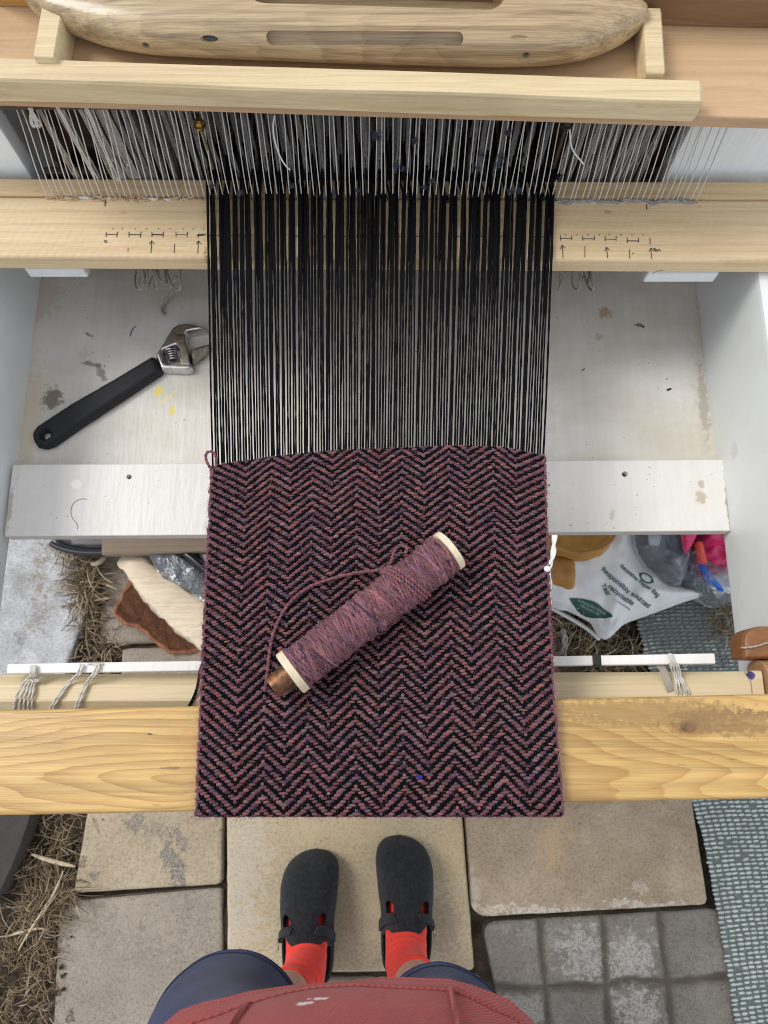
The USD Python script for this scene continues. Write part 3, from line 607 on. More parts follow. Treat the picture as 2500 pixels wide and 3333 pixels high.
# dry grass
def blades(pxpoly, n, z0, lmin, lmax, wmin, wmax, seed, flat=0.35):
    r = np.random.default_rng(seed); P = Polygon(ats(pxpoly, 0.0)[:, :2]); x0, y0, x1, y1 = P.bounds; out = []
    while len(out) < n:
        x, y = r.uniform(x0, x1), r.uniform(y0, y1)
        if not P.contains(Point(x, y)) or meshkit.noise(V(x * 16, y * 16, seed)) < r.uniform(.25, .80): continue
        L = r.uniform(lmin, lmax) * r.uniform(.5, 1); a = r.uniform(0, 2 * np.pi); k = r.normal(0, 11); s = np.linspace(0, L, 6)
        e = r.uniform(0, flat); h = z0 + r.uniform(-.006, .016)
        ang = a + k * s; dx = np.cumsum(np.r_[0, np.cos(ang[1:])]) * L / 5; dy = np.cumsum(np.r_[0, np.sin(ang[1:])]) * L / 5
        out.append((np.column_stack([x + dx, y + dy, h + np.sin(np.linspace(0, np.pi, 6)) * e * L]), r.uniform(wmin, wmax)))
    return out
grass = blades([(-40, 2920), (60, 2780), (110, 2640), (300, 2640), (250, 2830), (225, 2925), (190, 2960), (170, 3400), (-40, 3400)], 950, -.014, .016, .065, .0004, .0009, 1)
grass += blades([(190, 2840), (250, 2900), (190, 2960), (150, 3100), (60, 3100), (60, 2960)], 380, -.008, .03, .09, .0004, .0011, 2)
grass += blades([(195, 1770), (345, 1770), (330, 2010), (270, 2060), (255, 1900)], 620, -.008, .02, .075, .0004, .0010, 3)
grass += blades([(215, 1770), (320, 1770), (320, 1960), (280, 1960)], 200, .004, .03, .09, .0005, .0013, 7)
grass += blades([(230, 2100), (300, 1960), (395, 2090), (395, 2200), (220, 2200)], 330, -.014, .015, .05, .0005, .0011, 4)
grass += blades([(1790, 1960), (2080, 2020), (2070, 2180), (1790, 2190)], 420, -.010, .02, .06, .0005, .0010, 5)
grass += blades([(2240, 1930), (2420, 1940), (2420, 2070), (2330, 2080)], 140, .002, .02, .06, .0005, .0010, 6)
mb = MB(); gt = []
for p, w in grass: q = tube(p, w * np.array([.7, 1, 1, .9, .7, .25]), 4, cap=False); mb.add(*q); gt.append(np.full(len(q[0]), rng.random()))
toned('dry_grass', mb.get(), 'straw', np.concatenate(gt), kind='stuff', label='dry straw coloured grass scattered over the soil', cat='grass')
def stick(name, px, z, r, mat, label, cat='straw', zz=None):
    p = ats(px, z)
    if zz is not None: p[:, 2] += zz
    n = max(8, len(p) * 5); q = spline(p, n)
    rr = r * (1 - 0.6 * np.abs(np.linspace(-1, 1, n)) ** 3) * (1 + .15 * (rng.random(n) - .5))
    obj(name, tube(q, rr, 7), mat, smooth=True, label=label, cat=cat)
stick('wood_splinter', [(102, 2780), (150, 2797), (190, 2808), (245, 2820)], .008, .0042, 'pale_straw', 'pale bleached splinter lying on soil beside the stained buff slab', 'splinter')
stick('straw_stalk', [(60, 3095), (110, 3010), (150, 2950), (205, 2835)], .010, .0026, 'pale_straw', 'long straw stalk leaning beside the grey corner slab')
stick('straw_stalk', [(345, 1800), (338, 1815), (300, 1835), (296, 1832)], .030, .0050, 'pale_straw', 'short thick pale stalk near the edge of the white cross board')
stick('straw_stalk', [(312, 1830), (330, 1870), (345, 1885), (369, 1897)], .016, .0018, 'pale_straw', 'thin straw curving onto the slab left of the bark')
stick('straw_stalk', [(260, 1895), (310, 1895), (350, 1905), (381, 1920)], .018, .0018, 'pale_straw', 'straw pointing at the upper tip of the bark')
stick('straw_stalk', [(300, 1960), (330, 1950), (352, 1947), (366, 1943)], .014, .0022, 'pale_straw', 'straw pointing at the notch of the bark')
stick('straw_stalk', [(0, 3050), (40, 3042), (90, 3028), (160, 3026)], .008, .0022, 'pale_straw', 'straw lying flat at the left edge above the corner')

r = np.random.default_rng(21); mb = MB()
for reg in ([(-40, 2640), (300, 2640), (180, 3400), (-40, 3400)], [(220, 1780), (340, 1780), (320, 2150), (215, 2160)], [(1790, 1960), (2080, 2020), (2070, 2180), (1790, 2190)]):
    P = Polygon(ats(reg, 0)[:, :2]); x0, y0, x1, y1 = P.bounds
    for k in range(330):
        x, y = r.uniform(x0, x1), r.uniform(y0, y1)
        if P.contains(Point(x, y)):
            m = trimesh.creation.icosphere(1, 1.0); m.vertices = m.vertices * r.uniform(.001, .0048) * r.uniform(.6, 1.2, 3) * (1 + .5 * (r.random((len(m.vertices), 1)) - .5)) + V(x, y, -.014 + r.uniform(0, .012)); mb.addm(m)
obj('soil_crumbs', mb.get(), 'soil', smooth=False, kind='stuff', label='crumbs of earth on the soil', cat='soil')
# ------------------------------------------------------------------ things lying under the loom
lg = thing('firewood', 'split pale log leaning across the slab with its bark off', 'firewood')
def log_rings():
    A = [at(412, 1806, .060), at(480, 1885, .080), at(575, 1968, .09), at(672, 2045, .10), at(790, 2140, .11), at(930, 2260, .11)]
    W_ = [.022, .033, .038, .042, .046, .048]; q = spline(A, 40); ws = np.interp(np.linspace(0, 1, 40), np.linspace(0, 1, 6), W_)
    R = []
    for k, (p, w) in enumerate(zip(q, ws)):
        t = q[min(k + 1, 39)] - q[max(k - 1, 0)]; t /= np.linalg.norm(t); b = np.cross([0, 0, 1], t); b /= np.linalg.norm(b); u = np.cross(t, b)
        prof = np.array([(-1, -.1), (-.75, .06), (-.3, .12), (.2, .10), (.7, .02), (1, -.22), (.8, -.9), (.1, -1.2), (-.6, -.9)]) * [w, .045]
        ring = p + prof[:, :1] * b + prof[:, 1:] * u
        ring += (meshkit.noise(np.column_stack([np.arange(9) * 7.1, np.full(9, k * .35), np.zeros(9)]), 6)[:, None] - .5) * .007 + (meshkit.noise(np.column_stack([np.arange(9) * 3.1, np.full(9, k * 1.7), np.zeros(9)]), 8)[:, None] - .5) * .004
        R.append(ring)
    return loft(R)
obj('split_wood', log_rings(), 'log_wood', lg, smooth=50)

brk = thing('bark_piece', 'curled piece of red brown bark beside the firewood', 'bark')
bp = [(418, 1888), (396, 1906), (392, 1955), (380, 1962), (383, 2008), (425, 2030), (458, 2048), (500, 2088), (533, 2114), (575, 2124), (640, 2112), (720, 2090), (660, 1990), (560, 1900), (470, 1850)]
bw = ats(bp, .03)[:, :2]; bc = V(*at(520, 1960, .03)[:2]); bdir = at(640, 2100, .03)[:2] - at(420, 1900, .03)[:2]; bdir /= np.linalg.norm(bdir); bn = V(-bdir[1], bdir[0])
def barkz(x, y, d):
    s = (x - bc[0]) * bn[0] + (y - bc[1]) * bn[1]; t = (x - bc[0]) * bdir[0] + (y - bc[1]) * bdir[1]
    return 5.5 * s * s + .0045 * (meshkit.fbm(np.stack([t * 25, s * 90, s * 0], -1), 3, 3) - .5) * 2
bm = puffy(ragged(bw, .004, .006, 3), .010, .004, .004, .004, barkz)
h = len(bm.vertices) // 2; bm.vertices[h:, 2] = bm.vertices[:h, 2] - .009
obj('bark_sheet', bm, 'bark', brk, smooth=60)
ring = np.array(Polygon(ragged(bw, .004, .006, 3)).exterior.coords)[:-1]; rz = .010 + barkz(ring[:, 0], ring[:, 1], 0)
sel = [k for k in range(len(ring)) if (ring[k] - bc) @ bn < .012]
sel = sorted(sel, key=lambda k: ring[k] @ bdir)
rp = np.column_stack([ring[sel], rz[sel]])
obj('bark_rim', tube(rp[::2], .0042 * (1 + .5 * (rng.random(len(rp[::2])) - .5)), 7), 'bark_edge', brk, smooth=True, label='pale broken rim of the bark')

bx = thing('plastic_wrap', 'crumpled clear plastic sheet over something black behind the firewood', 'plastic wrap')
def crease(x, y, d): return .030 * (meshkit.fbm(np.stack([x * 12 + y * 9, y * 3 - x * 3, x * 0], -1), 3, 9) - .5) * np.clip(d / .02, 0, 1)
blk = thing('black_tub', 'shiny black plastic tub half hidden behind the cross board', 'tub')
p = ats([(560, 1700), (900, 1700), (900, 2060), (740, 1980), (640, 1890)], .05)[:, :2]
obj('tub_body', puffy(p, .0, .075, .03, .010, lambda x, y, d: .01 * np.clip(d / .05, 0, 1)), 'black_plastic', blk, smooth=50)
q = spline([at(600, 1800, .085), at(650, 1838, .088), at(700, 1880, .088), at(760, 1920, .088), at(860, 1960, .085)], 30)
obj('tub_rim', tube(q, .0075, 8), 'black_plastic', blk, smooth=True)
q = spline([at(560, 1790, .082), at(640, 1862, .084), at(720, 1930, .085), at(800, 1980, .08)], 30)
obj('tub_rim', tube(q, .0045, 8), 'black_plastic', blk, smooth=True)
p = ats([(470, 1790), (560, 1780), (640, 1830), (720, 1900), (760, 1990), (690, 2010), (600, 1930), (520, 1880)], .09)[:, :2]
obj('film', puffy(p, .075, .022, .03, .006, crease), 'clear_film', bx, smooth=True)
gp = thing('old_plank', 'weathered grey plank on the ground just behind the cross board', 'plank')
obj('board', beam(at(330, 1806, .10), at(800, 1789, .10), .10, .022, wob=.001), 'grey_plank_wood', gp)
bt = thing('black_tray', 'black plastic tray with curved rim under the cross board', 'tray')
q = spline([at(165, 1768, .09), at(190, 1782, .09), at(240, 1796, .09), at(310, 1801, .09), at(380, 1798, .09)], 40)
obj('rim', tube(q, .0055, 8), 'black_plastic', bt, smooth=True)
p = ats([(165, 1768), (190, 1782), (240, 1796), (310, 1801), (380, 1798), (380, 1690), (165, 1690)], .085)[:, :2]
obj('tray_body', puffy(p, .045, .035, .01, .012), 'black_plastic', bt, smooth=50)

# paper bag with print
BAGP = [(1700, 1780), (1890, 1740), (2050, 1700), (2068, 1745), (2080, 1800), (2110, 1845), (2150, 1885), (2200, 1906), (2245, 1915), (2290, 1928), (2308, 1936), (2288, 1941), (2230, 1958), (2150, 1988), (2050, 2024), (2030, 2034), (1992, 2072), (1972, 2082), (1950, 2068), (1935, 2040), (1925, 2024), (1890, 2005), (1850, 1986), (1828, 1984), (1812, 1978), (1790, 1968), (1740, 1930)]
ZBAG = .10
bw = ats(BAGP, .055)[:, :2]
tip = at(2308, 1936, .055)[:2]; tip2 = at(1970, 2080, .055)[:2]
def bagz(x, y, d):
    r = np.hypot(x - tip[0], y - tip[1]); th = np.arctan2(y - tip[1], x - tip[0])
    f = .0055 * np.sin(th * 21 + 6 * meshkit.noise(np.stack([x * 14, y * 14, x * 0], -1), 2)) * np.exp(-r * 7)
    r2 = np.hypot(x - tip2[0], y - tip2[1]); t2 = np.arctan2(y - tip2[1], x - tip2[0])
    f2 = .007 * np.sin(t2 * 13 + 4 * meshkit.noise(np.stack([x * 12, y * 12, x * 0], -1), 4)) * np.exp(-r2 * 14)
    n = meshkit.fbm(np.stack([x * 13, y * 13, x * 0], -1), 3, 12); n2 = np.abs(meshkit.noise(np.stack([x * 26 + y * 9, y * 22, x * 0], -1), 14) - .5)
    return (f + f2 + .030 * (n - .5) + .010 * (n2 - .25)) * np.clip(d / .02, 0, 1)
bag = thing('paper_bag', 'crumpled white paper bag with dark green lettering on the ground', 'bag')
bgm = puffy(Polygon(bw).buffer(-.004).buffer(.004), .045, .058, .07, .006, bagz)
obj('bag_paper', bgm, 'white_bag', bag, smooth=True)
from scipy.interpolate import LinearNDInterpolator
bs = LinearNDInterpolator(*bgm.surface)
def onto(m, p0, p1, lift=.0016, bend=0.0, interp=bs, name='print', mat='green_ink', parent=None, label=None, zref=ZBAG):
    """Lays flat lettering on the bag from pixel p0 towards p1, following its surface."""
    A, B = at(*p0, zref)[:2], at(*p1, zref)[:2]; d = B - A; d /= np.linalg.norm(d); n = V(-d[1], d[0])
    v = np.array(m.vertices); L = max(v[:, 0].max(), 1e-6)
    q = A + v[:, :1] * d + (v[:, 1:2] + bend * (v[:, :1] / L) * (1 - v[:, :1] / L)) * n
    z = interp(q); z = np.where(np.isnan(z), zref, z)
    mm = (np.column_stack([q, z + lift + v[:, 2] * .3]), m.faces)
    obj(name, mm, mat, parent or bag, smooth=False, label=label)
def text(s, p0, p1, hgt, bend=0.0, mat='green_ink', bold=False):
    m = meshkit.text_mesh(s, hgt, .0006, bold=bold); m.vertices -= [m.bounds[0][0], 0, 0]
    L = np.linalg.norm(at(*p1, ZBAG)[:2] - at(*p0, ZBAG)[:2]); m.vertices[:, 0] *= L / m.bounds[1][0]
    onto(m, p0, p1, bend=bend, mat=mat, name='lettering')
text('Reusable Paper Bag', (2018, 1845), (2142, 1944), .0072, -.006, bold=True)
text('Responsibly sourced', (1957, 1856), (2120, 1976), .0086, -.022, bold=True)
text('recyclable', (1980, 1912), (2062, 1970), .0084, -.010, bold=True)
text('Tear', (1958, 1905), (1980, 1940), .0088, 0, bold=True)
m = puffy(Polygon([(0, 0), (.020, .0006), (.045, .0006), (.045, -.0006), (.020, -.0006)]), 0, .0004, .001, .004); onto(m, (1990, 1948), (2058, 1982), name='print_line')
def arc_mesh(rx, ry, a0, a1, w):
    a = np.radians(np.linspace(a0, a1, 22)); o = np.column_stack([(rx + w) * np.cos(a), (ry + w) * np.sin(a)]); i_ = np.column_stack([(rx - w) * np.cos(a), (ry - w) * np.sin(a)])
    return puffy(Polygon(np.vstack([o, i_[::-1]])), 0, .0004, .001, .0025)
for a0 in (20, 200):
    m = arc_mesh(.0125, .0085, a0, a0 + 150, .0015); m.vertices += [.015, 0, 0]; onto(m, (2083, 1866), (2124, 1892), name='logo_arrow')
    e = math.radians(a0 + 150); c_ = V(.0125 * math.cos(e), .0085 * math.sin(e)); t_ = V(-math.sin(e), math.cos(e)); n_ = V(t_[1], -t_[0])
    m = puffy(Polygon([c_ + n_ * .0042, c_ + t_ * .0065, c_ - n_ * .0042]), 0, .0004, .001, .002); m.vertices += [.015, 0, 0]; onto(m, (2083, 1866), (2124, 1892), name='logo_arrow')
lt = np.linspace(0, 1, 24); lw = .0145 * np.sin(np.pi * lt) ** .85; LL = np.linalg.norm(at(2001, 2006, ZBAG)[:2] - at(1861, 1942, ZBAG)[:2])
m = puffy(Polygon(np.vstack([np.column_stack([lt * LL, lw * .75]), np.column_stack([lt * LL, -lw])[::-1]])), 0, .0004, .001, .003); onto(m, (1861, 1942), (2001, 2006), name='leaf_emblem')
for s, a, b_ in (('Bringing the outside', (1888, 1951), (1978, 1997)), ('indoors every day', (1896, 1967), (1958, 1998))):
    m = meshkit.text_mesh(s, .0045, .0005); m.vertices -= [m.bounds[0][0], 0, 0]; L = np.linalg.norm(at(*b_, ZBAG)[:2] - at(*a, ZBAG)[:2]); m.vertices[:, 0] *= L / m.bounds[1][0]
    m.faces = m.faces; onto(m, a, b_, lift=.0030, mat='pale_ink', name='small_print')

# mustard gloves
gl_ = thing('work_glove', 'mustard yellow leather work glove draped over the paper bag', 'glove')
def fold(s, sd, a=.012): return lambda x, y, d: a * (meshkit.fbm(np.stack([x * s, y * s, x * 0], -1), 3, sd) - .5) * np.clip(d / .012, 0, 1)
obj('cuff', puffy(Polygon(ats([(1640, 1700), (2030, 1690), (2020, 1740), (2005, 1765), (1980, 1790), (1930, 1808), (1880, 1810), (1830, 1798), (1790, 1785), (1700, 1780)], .15)[:, :2]).buffer(-.006).buffer(.006), .10, .045, .025, .006, fold(14, 3, .02)), 'mustard_cloth', gl_, smooth=True)
q = spline([at(1700, 1772, .15), at(1790, 1775, .152), at(1860, 1796, .152), at(1925, 1795, .152), at(1975, 1775, .15), at(2005, 1735, .15)], 40)
obj('cuff_seam', tube(q, .0032, 7), 'tan_leather', gl_, smooth=True)
obj('palm', puffy(Polygon(ats([(1660, 1800), (1800, 1790), (1886, 1808), (1888, 1860), (1886, 1895), (1878, 1910), (1862, 1912), (1840, 1903), (1800, 1890), (1700, 1880)], .12)[:, :2]).buffer(-.006).buffer(.006), .085, .032, .02, .006, fold(20, 5)), 'tan_leather', gl_, smooth=True)

# clear bags and what is in them, right
cb1 = thing('clear_plastic_bag', 'crumpled clear plastic bag between the paper bag and pink packet', 'plastic bag')
obj('film', puffy(Polygon(ats([(2062, 1700), (2075, 1790), (2110, 1840), (2150, 1880), (2205, 1902), (2245, 1912), (2262, 1850), (2280, 1790), (2280, 1700)], .12)[:, :2]), .03, .09, .03, .006, fold(24, 8, .05)), 'clear_film', cb1, smooth=True)
obj('label_card', puffy(ats([(2115, 1735), (2160, 1735), (2150, 1775), (2116, 1770)], .11)[:, :2], .10, .002, .002, .008), 'grey_card', cb1, smooth=True)
pk = thing('pink_packet', 'dark pink flat packet standing behind the clear bag', 'packet')
obj('packet_body', puffy(ats([(2205, 1700), (2300, 1700), (2262, 1780), (2238, 1811), (2222, 1800)], .14)[:, :2], .05, .09, .01, .006, fold(30, 2, .01)), 'violet_plastic', pk, smooth=True)
obj('packet_face', puffy(ats([(2212, 1700), (2290, 1700), (2258, 1770), (2238, 1800), (2226, 1790)], .145)[:, :2], .14, .008, .008, .006), 'pink_plastic', pk, smooth=True)
cb2 = thing('goods_bag', 'clear plastic bag packed with pink red and blue goods at the right panel', 'plastic bag')
obj('pink_bundle', puffy(Polygon(ats([(2290, 1730), (2400, 1720), (2430, 1790), (2440, 1840), (2380, 1850), (2320, 1858), (2296, 1800)], .13)[:, :2]), .06, .065, .03, .006, fold(30, 7, .035)), 'pink_plastic', cb2, smooth=True)
obj('red_bundle', puffy(Polygon(ats([(2300, 1700), (2420, 1700), (2420, 1765), (2340, 1770), (2300, 1755)], .15)[:, :2]), .10, .045, .02, .006, fold(40, 17, .03)), 'pink_plastic', cb2, smooth=True)
obj('red_tube', tube(spline([at(2272, 1768, .135), at(2280, 1800, .137), at(2288, 1830, .13)], 12), .0085, 10), 'red_plastic', cb2, smooth=True)
obj('blue_strip', puffy(ats([(2280, 1830), (2296, 1830), (2330, 1870), (2368, 1922), (2352, 1920), (2300, 1885)], .115)[:, :2], .10, .012, .006, .005), 'blue_plastic', cb2, smooth=True)
obj('silver_wrap', puffy(Polygon(ats([(2330, 1850), (2400, 1838), (2430, 1900), (2390, 1920), (2350, 1880)], .12)[:, :2]), .05, .055, .02, .006, fold(45, 4, .04)), 'white_bag', cb2, smooth=True)
obj('film', puffy(Polygon(ats([(2255, 1700), (2258, 1800), (2264, 1850), (2272, 1890), (2310, 1925), (2360, 1952), (2395, 1958), (2440, 1940), (2460, 1700)], .12)[:, :2]).buffer(-.01).buffer(.01), .03, .075, .03, .006, fold(22, 5, .03)), 'clear_film', cb2, smooth=True)
q = spline([at(1790, 1962, .04), at(1830, 1990, .03), at(1880, 2022, .02), at(1950, 2078, .015)], 20)
obj('torn_paper_strip', puffy(Polygon(LineString(q[:, :2]).buffer(.004)), .012, .003, .003, .004, fold(60, 4, .004)), 'white_bag', smooth=True, label='narrow torn strip of white paper below the paper bag', cat='paper')
# ------------------------------------------------------------------ the loom
def at_y(px, py, y):
    r = (px - CX) / FPX * RX + (CY - py) / FPX * UP + FW
    return CAM + r * (y / r[1])
def on_plane(px, py, p0, n):
    r = (px - CX) / FPX * RX + (CY - py) / FPX * UP + FW
    return CAM + r * (((p0 - CAM) @ n) / (r @ n))
def box(x0, x1, y0, y1, z0, z1, r=.003, seed=0, wob=.0004, step=.03):
    return prism(Frame((x0, y0, z1), (x1, y0, z1)), rounded(y1 - y0, z1 - z0, r), 0, x1 - x0, wob=wob, seed=seed, step=step)
def manif(m): return manifold3d.Manifold(manifold3d.Mesh(np.ascontiguousarray(m[0], np.float32), np.ascontiguousarray(m[1], np.uint32)))
def depth_of(pf, pb, z): return at(*pb, z)[1] - at(*pf, z)[1]

loom = thing('loom', 'home made wooden floor loom with white painted sides and string reed', 'loom')
XL, XR = -0.482, 0.4355
obj('side_panel', box(XL - .022, XL, .0, .80, .596, .772), 'panel_paint', loom)
obj('side_panel', box(XR, XR + .022, .02, .80, .600, .772), 'panel_paint', loom)
obj('shelf_board', box(XL - .005, XR + .004, .26, .80, ZS - .018, ZS, r=.002), 'shelf_paint', loom)
L, R_ = at(13, 1746, ZX), at(2390, 1728, ZX)
cb_ = beam(L, R_, depth_of((1200, 1737), (1200, 1503), ZX), .019, r=.0016, wob=.0003)
try:
    mm = manif(cb_)
    for (px, py, r) in ((420, 1552, .0034), (2034, 1543, .0038), (1787, 1579, .0015)):
        c = at(px, py, ZX); mm = mm - manifold3d.Manifold.cylinder(.04, r, r, 18).translate([c[0], c[1], ZX - .02])
    q = mm.to_mesh(); cb_ = (q.vert_properties[:, :3], q.tri_verts)
except Exception as e: print('cut', e)
obj('cross_board', cb_, 'cross_paint', loom, smooth=30)
for (px, py) in ((420, 1552), (2034, 1543), (1787, 1579)):
    c = at(px, py, ZX - .012); mm = trimesh.creation.cylinder(.0045, .002, sections=14); mm.apply_translation(c); obj('screw_hole', mm, 'dark_hole', loom)
for (a, b_) in (((100, 905), (290, 905)), ((2090, 921), (2320, 921))):
    p, q = at(*a, .742), at(*b_, .742); obj('support_cleat', box(p[0], q[0], p[1], p[1] + .08, .742, .765, r=.004), 'panel_paint', loom)

# breast beam, cloth roller, apron rod
L, R_ = at(-240, 2660, ZB), at(2740, 2595, ZB)
BD = depth_of((1250, 2627), (1250, 2284), ZB)
obj('breast_beam', beam(L, R_, BD, .045, r=.005, wob=.0006, seed=3), 'breast_pine', loom)
zr = .716; L, R_ = at(-200, 2285, zr), at(2452, 2272, zr); s = .0172
oc = np.array([(s, 0), (0, 0), (-s * .707, -s * .707), (-s * .707, -s * 1.707), (0, -s * 2.414), (s, -s * 2.414), (s * 1.707, -s * 1.707), (s * 1.707, -s * .707)])
oc = np.array(Polygon(oc).buffer(-.0016).buffer(.0016, quad_segs=2).exterior.coords)[:-1]
fro = Frame(L, R_)
roller = obj('cloth_roller', prism(fro, oc, 0, fro.len, wob=.0005, seed=5, step=.015), 'roller_pine', loom, smooth=22)
RC = fro.w(V(fro.len, s * .5, -s * 1.207)[None])[0]
obj('end_block', prism(Frame(RC, RC + V(.012, 0, 0)), rounded(.042, .042, .004) - [.021, -.021], 0.0005, .014, wob=.0003), 'roller_pine', loom)
mb = MB(); prof = []
for k in range(6): prof += [(k * .0052, .0330), (k * .0052 + .0040, .0338), (k * .0052 + .0043, .0310), (k * .0052 + .0050, .0310)]
a = np.linspace(0, 2 * np.pi, 49)[:-1]
R3 = [RC + V(.0155 + x, 0, 0) + np.column_stack([np.full(48, 0.0) + .0005 * np.sin(a * 5 + x * 900), r * np.cos(a), r * np.sin(a)]) for x, r in prof]
obj('ratchet_wheel', loft(R3), 'ratchet_wood', roller, smooth=25)
pw = at_y(2420, 2100, RC[1] + .045)
pz = np.array([(0, 0), (0, .058), (.006, .068), (.016, .074), (.032, .077), (.045, .077), (.045, 0)])
pp = puffy(Polygon(ats([(2424, 2142), (2421, 2080), (2427, 2060), (2445, 2045), (2470, 2037), (2530, 2036), (2530, 2142)], .715)[:, :2]).buffer(-.002).buffer(.002), .709, .006, .005, .004)
h_ = len(pp.vertices) // 2; pp.vertices[h_:, 2] = .680
pawl = obj('pawl', pp, 'pawl_wood', loom, smooth=35)
obj('twine', rope(spline([at(2418, 2106, .700), at(2432, 2108, .7165), at(2455, 2105, .7168), at(2505, 2090, .7168), at(2530, 2084, .7168)], 30), .0013), 'dirty_cord', pawl, smooth=True)
zq = .728; L, R_ = at(22, 2195, zq), at(2330, 2159, zq)
rod = obj('apron_rod', beam(L, R_, .0108, .009, r=.0014, wob=.0007, seed=9, step=.008), 'rod_paint', loom, smooth=30)
fq = Frame(L, R_)
a0 = fq.l(at(1930, 2165, zq)[None])[0, 0]; a1 = fq.l(at(1958, 2165, zq)[None])[0, 0]
obj('tape_band', prism(fq, rounded(.0128, .011, .002) + [-.001, .001], a0, a1, wob=.0002, step=.003), 'black_tape', rod)
def drape(pts, r=.0014, mat='white_cord', name='cord', parent=None, twist=.022):
    obj(name, rope(spline([at(x, y, z) for x, y, z in pts], 40), r, twist=twist), mat, parent if parent is not None else rod, smooth=True)
for k, dx in enumerate((-44, -28, -14, 0, 12)):
    drape([(112 + dx * .25, 2166, .731), (112 + dx * .3, 2196, .730), (108 + dx * .6, 2216, .7205 + (k % 2) * .001), (95 + dx * .9, 2262, .7200), (92 + dx, 2290, .716), (90 + dx * 1.05, 2318, .700)], .0015)
drape([(105, 2204, .722), (118, 2212, .7235), (132, 2206, .7225), (140, 2198, .722)], .0016); drape([(98, 2208, .722), (112, 2218, .7242), (128, 2214, .7225)], .0016)
for dx in (0, 9): drape([(262 + dx, 2162, .731), (250 + dx, 2195, .7300), (228 + dx * .8, 2215, .7205), (190 + dx, 2262, .7195), (166 + dx, 2300, .714), (158 + dx, 2320, .70)], .0014)
for dx in (0, 10):
    drape([(298 + dx, 2182, .7195), (300 + dx, 2160, .7305), (312 + dx, 2166, .7315), (300 + dx, 2196, .7300), (280 + dx * .8, 2222, .7205), (256 + dx * .9, 2275, .7195), (246 + dx * .9, 2300, .714), (242 + dx, 2320, .70)], .0014)
drape([(300, 2163, .7305), (318, 2159, .7300), (336, 2162, .7295)], .0012)
for k, (xa, xb) in enumerate(((2183, 2205), (2190, 2218), (2198, 2236), (2204, 2247))):
    drape([(2176 + k * 3, 2128, .731), (2184 + k * 3, 2150, .7315), (xa + k, 2166, .729), (xa + 10, 2195, .7205), ((xa + xb) / 2 + 8, 2235, .7200), (xb, 2262, .716), (xb + 4, 2290, .70)], .0015)
tp = [at(x, y, z) for x, y, z in ((2142, 2160, .722), (2158, 2180, .7195), (2175, 2225, .7185), (2186, 2262, .714), (2190, 2290, .70))]
tp = spline(tp, 24); w_ = V(.0038, .0012, 0)
obj('cotton_tape', loft([np.array([p - w_, p + w_, p + w_ + V(0, 0, .0006), p - w_ + V(0, 0, .0006)]) for p in tp]), 'dirty_cord', rod, smooth=30)
drape([(690, 2110, .735), (668, 2142, .733), (655, 2172, .733), (648, 2205, .7215), (640, 2245, .7205), (622, 2287, .716), (610, 2310, .70)], .0021, 'black_yarn', twist=.006)
drape([(668, 2138, .734), (676, 2150, .7355), (664, 2166, .735)], .0019, 'black_yarn', twist=.006)
drape([(1812, 2140, .70), (1822, 2128, .705), (1834, 2090, .712), (1832, 2050, .712), (1838, 2062, .712), (1842, 2100, .708), (1838, 2140, .70)], .0024, 'grey_cord')

# beater: race board, reed of strings, shuttle tray
L, R_ = at(-260, 836, ZR), at(2760, 851, ZR)
BDr = depth_of((1250, 843), (1250, 643), ZR); frr = Frame(L, R_)
race = obj('race_board', prism(frr, rounded(BDr, .026, .005), 0, frr.len, wob=.0004, seed=11), 'race_pine', loom)
BB = depth_of((1250, 643), (1250, 585), ZR)
obj('race_back_board', prism(frr, rounded(BB, .05, .0035) + [BDr + .0016, -.0012], 0, frr.len, wob=.0004, seed=12), 'race_back_pine', loom)
nreed = V(0, math.cos(math.radians(14)), -math.sin(math.radians(14)))
NRC = 108; u = np.linspace(0, 1, NRC) + np.r_[0, rng.normal(0, .0013, NRC - 2), 0]
REED0 = []
for k, t in enumerate(u):
    b = at(156 + t * (2266 - 156), 640 + 12 * t, ZR + .001); tp_ = on_plane(48 + t * (2368 - 48), 362 + 58 * t, b, nreed)
    tp_ = tp_ + V(rng.normal(0, .0012), rng.normal(0, .001), 0); e = b + (tp_ - b) * 1.22
    mid = b + (e - b) * .5 + V(rng.normal(0, .0004), rng.normal(0, .0006), 0); REED0.append(b)
    obj('reed_cord', tube(spline([b - V(0, 0, .006), b, mid, e], 10), .00062 * rng.uniform(.85, 1.15), 6), 'white_cord', race, smooth=True)
# glue and the cord in the seam
for k in range(46):
    px = 160 + 505 * (k + rng.uniform(-.3, .3)) / 46; c = at(px, 644 + rng.normal(0, 3) + (4 if px > 350 else 0), ZR + .0005)
    s_ = V(rng.uniform(.002, .006), rng.uniform(.0008, .0019), rng.uniform(.0008, .0018)) * (1.25 if px < 330 else .9)
    m = trimesh.creation.icosphere(2, 1.0); m.vertices *= 1 + .5 * (meshkit.noise(m.vertices * 2.2 + k, k)[:, None] - .5); m.vertices = m.vertices * s_ + c
    obj('glue_lump', m, 'glue' if rng.random() < .68 else 'white_cord', race, smooth=True)
for k in range(30):
    px = rng.uniform(165, 340) if k < 20 else rng.uniform(340, 660); c = at(px, 642 + rng.normal(0, 4), ZR + .0015); a = rng.uniform(0, 6.28)
    d = V(math.cos(a), math.sin(a) * .5, .35) * rng.uniform(.004, .009); obj('glue_flake', tube(spline([c, c + d * .5 + V(0, 0, .001), c + d], 5), .0007, 4), 'glue', race)
pts = [at(px, 655 + 4 * math.sin(px * .045) + 3 * math.sin(px * .11), ZR + .001) for px in np.arange(1812, 2262, 8)]
obj('seam_cord', rope(np.array(pts), .0026, twist=.026), 'grey_cord', race, smooth=True)
